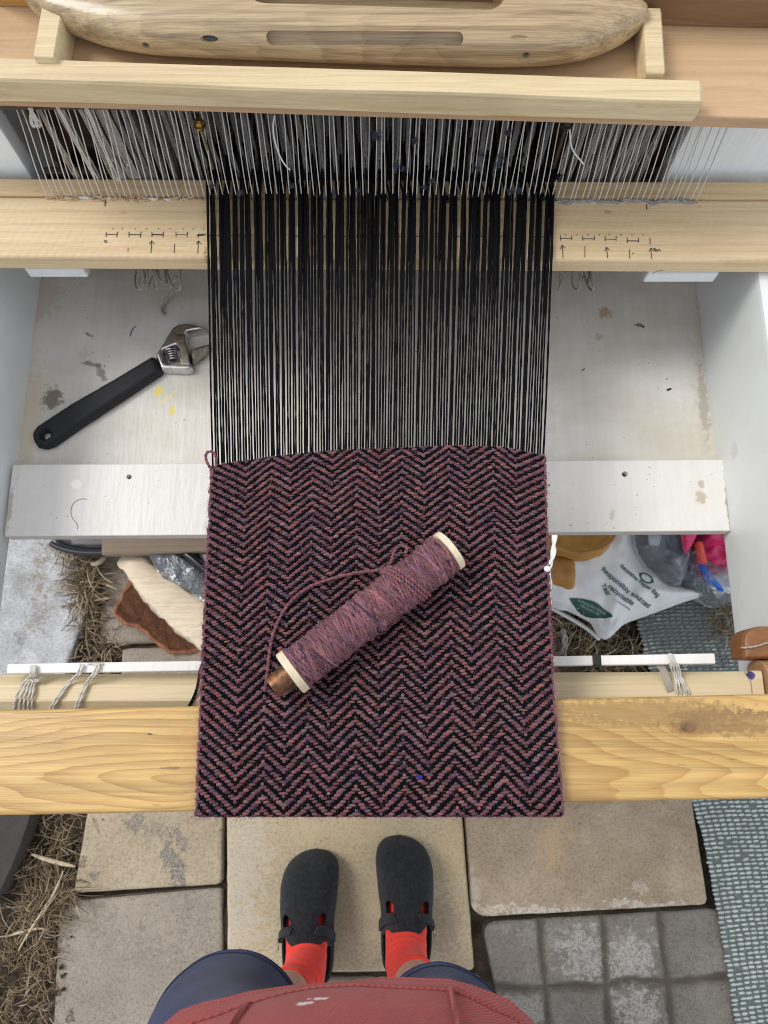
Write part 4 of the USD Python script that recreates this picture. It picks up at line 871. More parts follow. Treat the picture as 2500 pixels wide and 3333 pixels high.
obj('seam_cord', rope(np.array([at(px, 658 + 3 * math.sin(px * .06 + 1), ZR) for px in np.arange(1800, 2250, 8)]), .0021, twist=.02), 'dirty_cord', race, smooth=True)
for k in range(16):
    c = at(rng.uniform(1830, 2290), 655 + rng.normal(0, 7), ZR + .001); m = trimesh.creation.icosphere(1, rng.uniform(.0008, .0016)); m.apply_translation(c); obj('glue_lump', m, 'glue', race, smooth=True)
# pencil marks on the race board
def pencil(pts, w=.0007):
    P = ats(pts, ZR + .0004); q = Polygon(LineString(P[:, :2]).buffer(w * .5, cap_style='round'))
    m = trimesh.creation.extrude_polygon(q, .0003); m.apply_translation([0, 0, ZR + .0002]); obj('pencil_mark', m, 'pencil', race, smooth=False)
za = lambda x, y: (.7535 * x, 500 + .7535 * y); zb = lambda x, y: (1250 + .7535 * x, 500 + .7535 * y)
for (a, b_, w) in ((458, 505, 1.), (557, 607, 1.2), (656, 704, 1.7), (760, 808, .9)):
    pencil([za(a, 349), za(b_, 350)], .0007 * w); pencil([za(a, 339), za(a, 359)]); pencil([za(b_ + 2, 338), za(b_ - 1, 360)])
pencil([za(857, 349), za(888, 348)], .001); pencil([za(857, 347), za(856, 362)])
for x in (485, 527, 582, 630, 684, 733, 790, 833, 878): pencil([za(x, 324), za(x + 2, 325)], .0009)
c = za(456, 379); pencil([(c[0] + 4 * math.cos(t), c[1] + 4 * math.sin(t)) for t in np.linspace(0, 6.2, 12)], .0006)
pencil([za(553, 406), za(552, 425)], .0005); pencil([za(754, 390), za(752, 429)], .0006)
for (x, y0, y1) in ((655, 376, 428), (857, 376, 430)):
    pencil([za(x, y0), za(x - 3, y1)]); pencil([za(x - 9, y0 + 14), za(x, y0), za(x + 10, y0 + 14)])
pencil([za(452, 212), za(458, 205), za(452, 225)], .0009); pencil([za(443, 205), za(457, 203)], .0006)
for (a, b_, y, w) in ((762, 811, 366, .9), (858, 909, 367, 1.1), (955, 1003, 369, .8), (1051, 1100, 376, 1.3)):
    pencil([zb(a, y), zb(b_, y + 1)], .0007 * w); pencil([zb(a, y - 13), zb(a + 1, y + 8)]); pencil([zb(b_, y - 12), zb(b_, y + 6)])
pencil([zb(1149, 365), zb(1150, 390)], .0008)
for x in (783, 830, 880, 928, 972, 1023, 1070, 1118): pencil([zb(x, 350), zb(x + 4, 351)], .0008)
for (x, y0, y1) in ((770, 395, 448), (962, 404, 450), (1153, 408, 453)):
    pencil([zb(x, y0), zb(x + 4, y1)]); pencil([zb(x - 8, y0 + 16), zb(x, y0), zb(x + 12, y0 + 12)])
pencil([zb(868, 400), zb(868, 447)], .0006); pencil([zb(1061, 415), zb(1062, 452)]); pencil([zb(1074, 431), zb(1079, 431)], .0008)
pencil([zb(1163, 411), zb(1172, 408), zb(1168, 418), zb(1176, 414), zb(1172, 422)], .0007); pencil([zb(1186, 413), zb(1179, 416), zb(1178, 422), zb(1186, 421)], .0006); pencil([zb(1187, 420), zb(1190, 414), zb(1193, 415), zb(1195, 421)], .0006)
pencil([zb(1134, 205), zb(1136, 240)], .0009); pencil([zb(1160, 517), zb(1180, 507), zb(1205, 504)], .0005)
for x in np.arange(640, 800, 34): pencil([(x, 766), (x + 22, 766)], .0007)
for x in np.arange(960, 1790, 64): pencil([(x, 769), (x + 40, 769)], .0007)
pencil([(1243, 750), (1241, 800)]); pencil([(1236, 762), (1243, 750), (1249, 763)])
# cord ends hanging below the race board
def tuft(c, w, h, n, seed, z=.70):
    r = np.random.default_rng(seed)
    for k in range(n):
        x0 = c[0] + r.uniform(-w, w) * .8; dx = r.uniform(.25, .6) * w * r.choice([-1, 1]); hh = h * r.uniform(.5, 1.0); s = np.linspace(0, 1, 9)
        pts = [at(x0 + dx * q + 9 * math.sin(q * 7 + k), c[1] - 25 + (hh + 25) * math.sin(math.pi * min(q * 1.05, 1)), z + .012 * math.sin(q * 5 + k)) for q in s]
        obj('hanging_cord', rope(spline(pts, 40), .0016), 'dirty_cord', race, smooth=True)
tuft((520, 890), 80, 65, 6, 3); tuft((1868, 893), 55, 55, 5, 4)
obj('hanging_cord', rope(spline([at(575, 900, .70), at(560, 945, .64), at(548, 968, .615), at(532, 992, .607), at(526, 1012, .606), at(536, 1022, .606)], 40), .0026), 'dirty_cord', race, smooth=True)

# tray on top of the reed
L, R_ = at(0, 310, ZT), at(2500, 384, ZT); frt = Frame(L, R_)
tray = obj('tray_board', prism(frt, rounded(.142, .0155, .0025), -.02, frt.len + .03, wob=.0004, seed=21), 'tray_pine', loom)
ZL = .972; L, R_ = at(-60, 257, ZL), at(2293, 331, ZL); fl = Frame(L, R_)
rd = depth_of((1250, 299), (1250, 231), ZL)
obj('tray_rail', prism(fl, np.array(Polygon([(0, -.003), (rd * .06, 0), (rd, .001), (rd, -.0268), (0, -.0268)]).buffer(-.001).buffer(.001, quad_segs=3).exterior.coords)[:-1][::-1], 0, fl.len, wob=.0011, seed=22, ends=.0035, step=.012), 'rail_pine', loom, smooth=28)
def in_tray(px, py, z): return frt.l(at(px, py, z)[None])[0]
for (x0, x1, py, zt, nm) in ((103, 176, 190, .980, 0), (2103, 2168, 240, .974, 1)):
    q0, q1 = in_tray(x0, py, zt), in_tray(x1, py, zt); fd = Frame(frt.w(V(q0[0], q0[1] + .002, zt - L[2] * 0 - .945)[None])[0], frt.w(V(q1[0], q0[1] + .002, zt - .945)[None])[0])
    obj('tray_divider', prism(fd, rounded(.078, zt - .9452, .0025), 0, fd.len, wob=.0004, seed=30 + nm, step=.006), 'rail_pine', tray, smooth=30)
bb = in_tray(2350, 90, ZT)[1] + .0005
xa = in_tray(130, 30, ZT)[0]
for (a0, a1, mt) in ((-.02, xa + .03, 'orange_stained_wood'), (xa + .031, frt.len + .03, 'brown_stained_wood')):
    obj('back_board', prism(frt, rounded(.02, .062, .002) + [bb, .0622], a0, a1, wob=.0005, seed=40), mt, tray)

# the shuttle lying in the tray
shu = thing('weaving_shuttle', 'large varnished boat shaped wooden shuttle lying in the tray above the reed', 'shuttle')
fs = Frame(at(84, 4, .970), at(2108, 62, .970)); Ls = fs.len
def shuttle_half(s):
    from scipy.interpolate import PchipInterpolator
    return PchipInterpolator([0, .006, .02, .05, .082, .12, .156, .22, .4, .6, .75, .828, .897, .94, .957, .982, .995, 1], [.02, .11, .24, .44, .60, .755, .86, .945, .985, 1, .99, .94, .80, .60, .49, .26, .12, .02])(s)
ss = np.r_[0, np.geomspace(.0015, .06, 10), np.linspace(.08, .92, 40), 1 - np.geomspace(.06, .0015, 10), 1]
aa = np.linspace(0, 2 * np.pi, 57)[:-1]; R5 = []
for s_, f in zip(ss, shuttle_half(ss)):
    hw, hh = .0545 * f, .0255 * (.30 + .70 * f ** .8) * min(1, f * 6 + .02); e = 2 / 2.7
    y = hw * np.sign(np.cos(aa)) * np.abs(np.cos(aa)) ** e; z = hh * np.sign(np.sin(aa)) * np.abs(np.sin(aa)) ** e
    R5.append(fs.w(np.column_stack([np.full(56, s_ * Ls), y, z + .004 * (1 - f) ** 2])))
sm_ = manif(loft(R5)).refine_to_length(.006)
_q = sm_.to_mesh(); SV, SF = np.asarray(_q.vert_properties[:, :3], float), np.asarray(_q.tri_verts)
def hit(px, py):
    """First point of the shuttle on the line of sight, and its normal."""
    d = (px - CX) / FPX * RX + (CY - py) / FPX * UP + FW
    a, e1, e2 = SV[SF[:, 0]], SV[SF[:, 1]] - SV[SF[:, 0]], SV[SF[:, 2]] - SV[SF[:, 0]]
    h = np.cross(d, e2); det = (e1 * h).sum(1); det = np.where(np.abs(det) < 1e-14, 1e-14, det); s = CAM - a; u = (s * h).sum(1) / det; q = np.cross(s, e1); v = (q @ d) / det; t = (e2 * q).sum(1) / det
    ok = (u >= 0) & (v >= 0) & (u + v <= 1) & (t > 0); k = np.where(ok)[0]; k = k[np.argmin(t[k])]; n = np.cross(e1[k], e2[k]); return CAM + d * t[k], n / np.linalg.norm(n)
def stadium(p, n, q, w, deep, taper=1.0):
    """A cutter along p-q, sunk into the surface against n."""
    e = q - p; Lq = np.linalg.norm(e); e /= Lq; m = np.cross(n, e); m /= np.linalg.norm(m); n = np.cross(e, m)
    c = manifold3d.CrossSection([[(0, -w), (Lq, -w), (Lq, w), (0, w)]]).offset(-w * .9, manifold3d.JoinType.Round).offset(w * .9, manifold3d.JoinType.Round, 2.0, 24).extrude(deep * 2).translate([0, 0, -deep])
    return c.warp_batch(lambda v: p + np.asarray(v)[:, :1] * e + np.asarray(v)[:, 1:2] * m + np.asarray(v)[:, 2:] * n)
p0, n0_ = hit(866, 122); p1_, _ = hit(1508, 126); sm_ = sm_ - stadium(p0, n0_, p1_, .0058, .010)
p0, n0_ = hit(800, 8); p1_, _ = hit(1645, 33); c_ = fs.ey * .020
sm_ = sm_ - stadium(p0 + c_, V(0, -.1, 1), p1_ + c_, .0200, .030)
for (px, py, rx, ry, rz) in ((682, 128, .0088, .0034, .005), (474, 148, .0036, .0030, .005), (1712, 180, .0032, .0030, .006), (1690, 122, .0090, .0022, .0020)):
    p, n = hit(px, py); e = fs.ex - n * (fs.ex @ n); e /= np.linalg.norm(e); m = np.cross(n, e)
    sm_ = sm_ - manifold3d.Manifold.sphere(1.0, 24).warp_batch(lambda v: p + np.asarray(v)[:, :1] * rx * e + np.asarray(v)[:, 1:2] * ry * m + np.asarray(v)[:, 2:] * rz * n)
obj('shuttle_body', sm_, 'shuttle_wood', shu, smooth=35)
for (px, py, rx, ry) in ((684, 128, .0080, .0028), (474, 148, .0030, .0024), (1712, 180, .0026, .0024)):
    p, n = hit(px, py); e = fs.ex - n * (fs.ex @ n); e /= np.linalg.norm(e); m_2 = np.cross(n, e)
    m = trimesh.creation.icosphere(2, 1.0); m.vertices = p - n * .0035 + m.vertices[:, :1] * rx * e + m.vertices[:, 1:2] * ry * m_2 + m.vertices[:, 2:] * .0022 * n; obj('dark_plug', m, 'dark_plug', shu, smooth=True)

# shafts, heddles and the dark frame behind the reed
def heddle(parent, x, y, lean, mat, zb=.735, zt=.915, knots=True, r=.0011):
    mb = MB(); e = .815 + rng.normal(0, .006); n = 9; zz = np.linspace(zb, zt, n)
    w = rng.normal(0, .0004, n); w[0] = w[-1] = 0
    for sg in (-1, 1):
        off = sg * .0011 * (1 + .8 * np.exp(-((zz - e) / .012) ** 2))
        mb.add(*tube(np.column_stack([x + lean * (zz - .83) + w + off, y + w * .6, zz]), r, 5, cap=False))
    if knots:
        for dz in (-.013, .013):
            m = trimesh.creation.icosphere(1, .0026); m.vertices = m.vertices * [1, 1, 1.3] + V(x + lean * (e + dz - .83), y, e + dz); mb.addm(m)
    obj('heddle', mb.get(), mat, parent, smooth=True)
SY = [.622, .640, .658, .676]; shafts = []
for k, y in enumerate(SY):
    sh = obj('shaft_bar', box(-.43, .39, y - .006, y + .006, .908, .926, seed=50 + k), 'dark_shaft_wood', loom); shafts.append(sh)
    obj('shaft_lower_bar', box(-.43, .39, y - .006, y + .006, .722, .740, seed=55 + k), 'dark_shaft_wood', loom)
WX0, WX1 = at(672, 646, ZR)[0], at(1806, 652, ZR)[0]
HX = []
for k in range(4):
    for q in range(24):
        x = WX0 + (WX1 - WX0) * (q + .25 * k + rng.uniform(-.22, .22) + .1) / 24.2; HX.append((x, SY[k])); heddle(shafts[k], x, SY[k], rng.normal(0, .018), 'heddle_cord', knots=(k < 2), r=.0016)
xpx = lambda px, y: at_y(px, 500, y)[0]
for k, y in enumerate(SY):
    for px in np.linspace(425 + 8 * k, 625, 8): heddle(shafts[k], xpx(px + rng.normal(0, 5), y), y, rng.normal(0, .007), 'heddle_cord', knots=False, r=.0018)
    for px in np.linspace(1850, 2075, 9): heddle(shafts[k], xpx(px + rng.normal(0, 6), y), y, rng.normal(0, .008), 'grey_cord', knots=rng.random() < .3, r=.0016)
for px in (205, 212, 268, 276, 283, 338, 346, 354, 362, 371, 380, 388, 396, 404, 330, 412): heddle(shafts[0], xpx(px + rng.normal(0, 2), SY[0]), SY[0] - .002 + rng.normal(0, .003), rng.normal(0, .015), 'dirty_cord' if px % 3 else 'white_cord', r=.0012)
for px in (2088, 2110, 2118, 2190, 2230): heddle(shafts[1], xpx(px, SY[1]), SY[1], 0, 'grey_cord', r=.0014)
obj('added_dark_panel', box(-.60, .60, .86, .875, .15, 1.10), 'dark_shaft_wood', loom)  # added dark board, keeps the space behind the reed dark
obj('inner_post', box(-.53, -.475, .70, .73, .45, 1.05), 'dark_shaft_wood', loom)
obj('inner_post', box(-.475, -.455, .79, .82, .45, 1.05), 'brown_stained_wood', loom)
obj('inner_post', box(.395, .43, .75, .78, .45, 1.05), 'dark_shaft_wood', loom)
obj('added_shade_board', box(-.62, .60, .7285, .90, .975, .995), 'dark_shaft_wood', loom)  # added board hidden behind the tray, blocks light from the heddles
obj('under_panel', box(-.47, .43, .70, .84, .598, .612), 'dark_shaft_wood', loom)
e = at_y(104, 578, .632); obj('upright_board', box(-.80, e[0], .632, .656, .45, .925, r=.002), 'panel_paint', loom)
e = at_y(2158, 588, .632); obj('upright_board', box(e[0], .80, .632, .656, .45, .925, r=.002), 'panel_paint', loom)
p = at_y(560, 412, .715); q = at_y(705, 414, .715)
obj('brace_bar', box(p[0], q[0], .715, .735, p[2] - .02, p[2], r=.002), 'brown_stained_wood', loom)
obj('pale_block', box(p[0] + .01, p[0] + .045, .74, .75, p[2] - .01, p[2] + .04, r=.002), 'panel_paint', loom)
for (px, py) in ((650, 405), (1845, 402)):
    c = at_y(px, py, .606); mb = MB()
    for (r, h, z, sec) in ((.0066, .0015, -.001, 24), (.0050, .005, .003, 6), (.0028, .003, .006, 16)):
        m = trimesh.creation.cylinder(r, h, sections=sec); m.apply_translation(c + V(0, 0, z)); mb.addm(m)
    b = obj('bolt', mb.get(), 'brass' if px < 1000 else 'dark_hole', loom, smooth=30)
    m = trimesh.creation.cylinder(.0019, .06, sections=12); m.apply_translation(c + V(0, 0, -.038)); obj('bolt_shank', m, 'zinc' if px < 1000 else 'dark_hole', b, smooth=30)
def in_reed(px, py, off=.004): return on_plane(px, py, REED0[50] - V(0, off, 0), nreed)
for k in range(7): obj('cord_tassel', rope(spline([in_reed(92 + k * 2, 350, .006), in_reed(98 + k * 3, 378, .007), in_reed(100 + k * 5, 400 + 3 * (k % 3), .008), in_reed(108 + k * 4.5, 412 + 5 * (k % 2), .009)], 14), .0011), 'white_cord', race, smooth=True)
obj('loose_string', tube(spline([in_reed(895, 375), in_reed(891, 440), in_reed(900, 478), in_reed(922, 528), in_reed(944, 553)], 24), .0009, 6), 'bright_cord', race, smooth=True)
obj('loose_string', tube(spline([in_reed(1856, 395), in_reed(1855, 430), in_reed(1866, 490), in_reed(1884, 515), in_reed(1900, 534)], 24), .0009, 6), 'bright_cord', race, smooth=True)
# ------------------------------------------------------------------ the web: warp, cloth
cloth = thing('woven_cloth', 'herringbone cloth of plum weft on black warp stretched along the loom', 'woven cloth')
NE = 120
fx = np.array([690, 760, 900, 1100, 1300, 1500, 1650, 1772]); fy = np.array([1516, 1503, 1483, 1464, 1456, 1449, 1456, 1482])
ley, lex = np.array([1450, 1516, 1750, 2000, 2250, 2640, 2700]), np.array([691, 690, 680, 667, 656, 640, 638])
rey, rex = np.array([1450, 1482, 1750, 2000, 2250, 2640, 2700]), np.array([1771, 1772, 1779, 1788, 1800, 1831, 1834])
FRONT = at(1250, 2642, ZC)[1] + .002; RB = .006
def cloth_xy(u, t):
    """u across (0..1), t along: 0 at the fell, 1 at the front edge of the breast beam; past 1 the cloth turns over the edge."""
    u = np.asarray(u, float); t = np.asarray(t, float)
    pxf = 690 + u * (1772 - 690); pyf = np.interp(pxf, fx, fy) ; y0 = at(pxf, pyf, ZC)[..., 1]
    tc = np.minimum(t, 1.0); y = y0 + (FRONT - .0 - y0) * tc
    py = CY - FPX * np.tan(np.arctan2(y, CAM[2] - ZC) - PITCH)
    l, r = np.interp(py, ley, lex), np.interp(py, rey, rex)
    wob = 2.2 * (meshkit.noise(np.stack([py * .05, py * 0, py * 0], -1), 3) - .5)
    x = at(l + (r - l) * u + wob * (1 - u) - wob * u, py, ZC)[..., 0]
    over = np.maximum(t - 1.0, 0) * .36; z = np.full(x.shape, ZC)
    arc = np.clip(over / (RB * np.pi / 2), 0, 1) * np.pi / 2
    y = y - RB * np.sin(arc) ; z = z - RB * (1 - np.cos(arc)) - np.maximum(over - RB * np.pi / 2, 0)
    z = z + .0012 * (meshkit.noise(np.stack([x * 14, y * 14, x * 0], -1), 6) - .5)
    return np.stack([x, y, z], -1)
PER = 16
val = [765, 926, 1074, 1240, 1399, 1562, 1725]; pk = [850, 1001, 1157, 1323, 1486, 1645]
turns = sorted([(v, 0) for v in val] + [(p, 1) for p in pk]); tx = [(px - 640) / 1191 * NE for px, _ in turns]
ei = np.arange(NE); sft = np.zeros(NE); sgn = 1; k = 0
for i in range(1, NE):
    while k < len(tx) and i > tx[k]: sgn = -sgn; k += 1
    sft[i] = sft[i - 1] + sgn
NP = 166; NV = 152
mask = np.array([[(int(j - sft[i]) % 4) in (0, 1) for i in range(NE)] for j in range(NP)])
runs = []
for j in range(NP):
    i = 0
    while i < NE:
        if mask[j, i]:
            e = i
            while e + 1 < NE and mask[j, e + 1]: e += 1
            runs.append((j, i, e)); i = e + 1
        else: i += 1
runs = np.array(runs)
r6 = np.random.default_rng(11)
def place(u, t, du, dt):
    c = cloth_xy(u, t); a = cloth_xy(u + du, t) - cloth_xy(u - du, t); b = cloth_xy(u, t + dt) - cloth_xy(u, np.maximum(t - dt, 0))
    a /= np.linalg.norm(a, axis=-1, keepdims=True); b /= np.linalg.norm(b, axis=-1, keepdims=True); n = np.cross(b, a); n /= np.linalg.norm(n, axis=-1, keepdims=True)
    return c, a, b, n
j, i0, i1 = runs.T; L_ = i1 - i0 + 1
tj = lambda q: np.where(q < NV, (q / NV) * (.85 + .15 * np.minimum(q / NV, 1)), 1 + (q - NV) / NV * 1.15)
u = (i0 + L_ / 2) / NE; t = tj(j + .5)
jx = r6.normal(0, .0009, len(u)); jt = r6.normal(0, .0007, len(u))
c, a, b, n = place(np.clip(u + jx, 0, 1), t + jt, .004, .004)
tilt = r6.normal(.07, .08, len(u))[:, None]
ax = np.stack([a * np.cos(tilt) - b * np.sin(tilt), b * np.cos(tilt) + a * np.sin(tilt), n], 1)
pitch = .353 / NE
rad = np.column_stack([(L_ * pitch * .49 + .0002) * r6.normal(1, .05, len(u)), np.full(len(u), .00158) * (.88 + .18 * np.minimum(t, 1)) * r6.normal(1, .13, len(u)), np.full(len(u), .00165)])
V_, F_ = ellipsoids(c + n * .0003, ax, rad, 9, 7)
V_ = V_ + .00022 * (np.stack([meshkit.noise(V_ * 900, 1), meshkit.noise(V_ * 900, 2), meshkit.noise(V_ * 900, 3)], -1) - .5) * 2
toned('weft_stitch', (V_, F_), 'heather_weft', np.repeat(np.clip(r6.normal(.5, .19, len(u)), 0, 1), len(V_) // len(u)), cloth, kind='stuff', label='plum heather weft floats in herringbone lines')
# black warp floats between, and the body of the cloth
runs2 = []
for i in range(NE):
    j = 0
    while j < NP:
        if not mask[j, i]:
            e = j
            while e + 1 < NP and not mask[e + 1, i]: e += 1
            runs2.append((i, j, e)); j = e + 1
        else: j += 1
i_, j0, j1 = np.array(runs2).T; L2 = j1 - j0 + 1
c, a, b, n = place((i_ + .5) / NE + r6.normal(0, .0006, len(i_)), tj(j0 + L2 / 2), .004, .004)
V_, F_ = ellipsoids(c - n * .0003, np.stack([b, a, n], 1), np.column_stack([L2 * .00232 * .62, np.full(len(i_), .00115), np.full(len(i_), .0012)]), 7, 5)
obj('warp_stitch', (V_, F_), 'black_yarn', cloth, smooth=True, kind='stuff', label='black warp floats between the plum stitches')
tt = np.r_[np.linspace(0, 1, 40), np.linspace(1.003, 1.30, 24)]; uu = np.linspace(0.002, .998, 40); rows_ = []
for t_ in tt:
    c, a, b, n = place(uu, np.full(40, t_), .002, .003); rows_.append(np.vstack([c - n * .0007, (c - n * .0019)[::-1]]))
obj('cloth_body', loft(rows_), 'black_yarn', cloth, smooth=True)
# selvedge: weft turning round the outer ends, left and right
for sd in (0, 1):
    jj = np.arange(0, NP, 1); u = np.where(sd == 0, -.0012, 1.0012) + r6.normal(0, .0012, len(jj)); c, a, b, n = place(np.full(len(jj), float(sd)), tj(jj + .5), .004, .004)
    c = c + a * ((-.0004 if sd == 0 else .0004) + r6.normal(0, .0005, len(jj)))[:, None]
    V_, F_ = ellipsoids(c - n * .0006, np.stack([b, a, n], 1), np.column_stack([np.full(len(jj), .0017), np.full(len(jj), .0016), np.full(len(jj), .0016)]) * r6.normal(1, .12, (len(jj), 1)), 8, 6)
    toned('selvedge', (V_, F_), 'heather_weft', np.repeat(np.clip(r6.normal(.5, .22, len(jj)), 0, 1), len(V_) // len(jj)), cloth, kind='stuff')
# fuzz
def hairs(n_, ufun, lmin, lmax, seed, lift=.0012, up=.5):
    r = np.random.default_rng(seed); S = []
    u = ufun(r, n_); t = r.uniform(0, 1.04, n_); c, a, b, n = place(np.clip(u, 0, 1), t, .004, .004)
    for q in range(n_):
        L = r.uniform(lmin, lmax); an = r.uniform(0, 6.28); d = a[q] * math.cos(an) + b[q] * math.sin(an) + n[q] * r.uniform(0.02, up)
        if u[q] <= 0: d = -a[q] * r.uniform(.4, 1) + b[q] * r.normal(0, .6) + n[q] * r.uniform(-.2, .4)
        if u[q] >= 1: d = a[q] * r.uniform(.4, 1) + b[q] * r.normal(0, .6) + n[q] * r.uniform(-.2, .4)
        cv = (a[q] * r.normal() + b[q] * r.normal()) * L * .5; s = np.linspace(0, 1, 5)[:, None]
        S.append(c[q] + n[q] * lift + d * L * s + cv * s * s)
    return S
H = hairs(2600, lambda r, n_: r.uniform(0, 1, n_), .003, .010, 1) + hairs(1500, lambda r, n_: np.zeros(n_) - .001, .0015, .0055, 2, 0) + hairs(1500, lambda r, n_: np.ones(n_) + .001, .0015, .0055, 3, 0)
curves('fuzz', H, .00009, 'heather_fuzz', cloth, kind='stuff')
S = []
for q in range(420):      # fluff along the front edge
    c, a, b, n = place(np.array([r6.uniform(0, 1)]), np.array([1.03]), .004, .004); d = V(r6.normal(0, .7), -r6.uniform(.2, 1), r6.normal(-.2, .4)) * r6.uniform(.002, .007)
    s = np.linspace(0, 1, 5)[:, None]; S.append(c[0] + d * s + V(r6.normal(), r6.normal(), 0) * .002 * s * s)
curves('edge_fuzz', S, .00010, 'black_yarn', cloth, kind='stuff')
# the warp threads from the fell through the reed to the heddles
r8 = np.random.default_rng(5)
dent = np.interp(np.arange(NE // 2), [0, NE // 2 - 1], [0, 1])
HXs = sorted(HX)
ORDER = []; GRP = np.zeros(NE); i = 0
while i < NE:
    k = int(r8.choice([2, 3, 4, 4, 5])); e = min(NE, i + k); GRP[i:e] = (i + e) / 2; i = e

for i in range(NE):
    px = 690 + (i + .5) / NE * 1082; py = np.interp(px, fx, fy); f0 = at(px, py + 8, ZC)
    grp = GRP[i]; ud = (i + .5) / NE + r8.normal(0, .0012)
    xr = WX0 + (WX1 - WX0) * ud; lay = (i % 4 in (0, 3)); zr_ = ZR + .0042 + (.003 if lay else 0) + r8.normal(0, .0006)
    yr = at(1250, 648, ZR)[1] + .002
    hx, hy = HXs[int(round(i * (len(HXs) - 1) / (NE - 1)))]
    lam = np.r_[0, .02, np.linspace(.06, .94, 40), 1]
    p = np.array([f0 + (V(xr, yr, zr_) - f0) * l for l in lam])
    p[:, 0] += (grp - i - .5) / NE * (WX1 - WX0) * .36 * lam ** 2.2
    p[:, 0] += (.00022 if i % 2 else -.00022)
    p[:, 0] += r8.normal(0, .00035) * np.sin(lam * np.pi) + .0006 * (meshkit.noise(np.column_stack([lam * 5, np.full(len(lam), i * 3.3), lam * 0]), 4) - .5)
    lift = np.clip(lam / .05, 0, 1); p[:, 2] += -.0004 + .0006 * lift
    rr = .00108 * r8.uniform(.86, 1.14) * (1 + .16 * (meshkit.noise(np.column_stack([lam * 90, np.full(len(lam), i), lam * 0]), 7) - .5) * 2)
    rr *= 1 + .44 * np.clip((lam - .45) / .3, 0, 1)
    tail = np.array([V(xr + (hx - xr) * .5, (yr + hy) / 2, zr_ - .001 + r8.normal(0, .0015)), V(hx, hy, .815 + r8.normal(0, .004)), V(hx * 1.01, .74, .808 + r8.normal(0, .004)), V(hx * 1.01, .84, .80)])
    P_ = np.vstack([p, tail]); obj('warp_thread', tube(P_, np.r_[rr, [.0013, .0013, .0013, .0013]], 6), 'black_yarn', cloth, smooth=True)
    ORDER.append(P_)
S = []
for q in range(2600):
    P_ = ORDER[r8.integers(NE)]; k = r8.integers(2, 42); c = P_[k] + (P_[k + 1] - P_[k]) * r8.random(); d = V(r8.normal(0, 1), r8.normal(0, .8), r8.normal(0, .5)); d *= r8.uniform(.0012, .0042) / np.linalg.norm(d)
    s = np.linspace(0, 1, 4)[:, None]; S.append(c + d * s + V(r8.normal(), r8.normal(), 0) * .0012 * s * s)
curves('warp_fuzz', S, .00008, 'black_yarn', cloth, kind='stuff')
# dark tangle where the threads come out of the reed, and lint on the strings
for (px, py, s_, mt) in [(1225, 440, 1.2, 'lint'), (1232, 452, .8, 'lint'), (1350, 458, 1.1, 'lint'), (1292, 540, 1.0, 'lint'), (1312, 548, .8, 'lint'), (1405, 588, 1., 'lint'), (1380, 610, .9, 'lint'), (1568, 505, 1.15, 'lint'), (1630, 515, 1.5, 'lint'), (1622, 535, 1.1, 'lint'), (1555, 547, .8, 'lint'), (1652, 432, 1.2, 'lint'), (782, 628, .9, 'lint'), (690, 605, 1.0, 'lint'), (950, 607, .8, 'lint'), (1085, 625, .8, 'lint'), (1165, 620, .9, 'lint'), (1690, 620, 1., 'lint'), (1660, 622, 1., 'lint'), (1815, 572, 1.4, 'black_yarn'), (1600, 640, 1.5, 'black_yarn'), (1700, 640, 1.6, 'black_yarn'), (1340, 640, 1.6, 'black_yarn'), (1450, 645, 1.4, 'black_yarn'), (1250, 642, 1.2, 'black_yarn'), (1760, 642, 1.6, 'black_yarn')]:
    c = in_reed(px, py, .004); mb = MB()
    for q in range(26):
        d = r8.normal(0, 1, (5, 3)) * .0022 * s_; mb.add(*tube(spline(c + np.cumsum(d, 0) * .6 - d.mean(0), 9), .00022 if mt == 'lint' else .0004, 3, cap=False))
    obj('lint_ball', mb.get(), mt, cloth, smooth=True)
for k in range(0, NE, 1):
    if r8.random() < .55: continue
    P_ = ORDER[k][38:43]; obj('warp_knop', tube(P_ + V(0, 0, .001), .0013 * r8.uniform(.8, 1.25), 6), 'black_yarn', cloth, smooth=True)
# loop of weft at the left selvedge
lp = spline([at(702, 1522, ZC), at(703, 1490, ZC + .004), at(690, 1470, ZC + .007), at(674, 1473, ZC + .006), at(671, 1495, ZC + .004), at(684, 1522, ZC + .001), at(694, 1540, ZC)], 50)
obj('weft_loop', rope(lp, .0017, twist=.008, step=.0009), 'heather_yarn', cloth, smooth=True)
for (px, py) in ((1366, 2530),): 
    m = trimesh.creation.icosphere(2, 1.0); m.vertices = m.vertices * [.0028, .0022, .0014] * (1 + .4 * (meshkit.noise(m.vertices * 2, 1)[:, None] - .5)) + at(px, py, ZC + .0016); obj('blue_fleck', m, 'blue_fleck', cloth, smooth=True)
wc = thing('white_cord', 'short thick white cord hanging at the right edge of the cloth', 'cord')
obj('cord_strand', rope(spline([at(1806, 1742, .797), at(1803, 1775, .797), at(1799, 1810, .797), at(1788, 1842, .797), at(1780, 1852, .798), at(1772, 1853, .798)], 40), .0030, twist=.034), 'bright_cord', wc, smooth=True)
obj('cord_strand', rope(spline([at(1778, 1846, .795), at(1787, 1868, .796), at(1790, 1900, .792), at(1788, 1930, .786), at(1790, 1965, .775)], 40), .0025, twist=.034), 'bright_cord', wc, smooth=True)
m = trimesh.creation.icosphere(2, .0036); m.apply_translation(at(1781, 1852, .798)); obj('knot', m, 'bright_cord', wc, smooth=True)

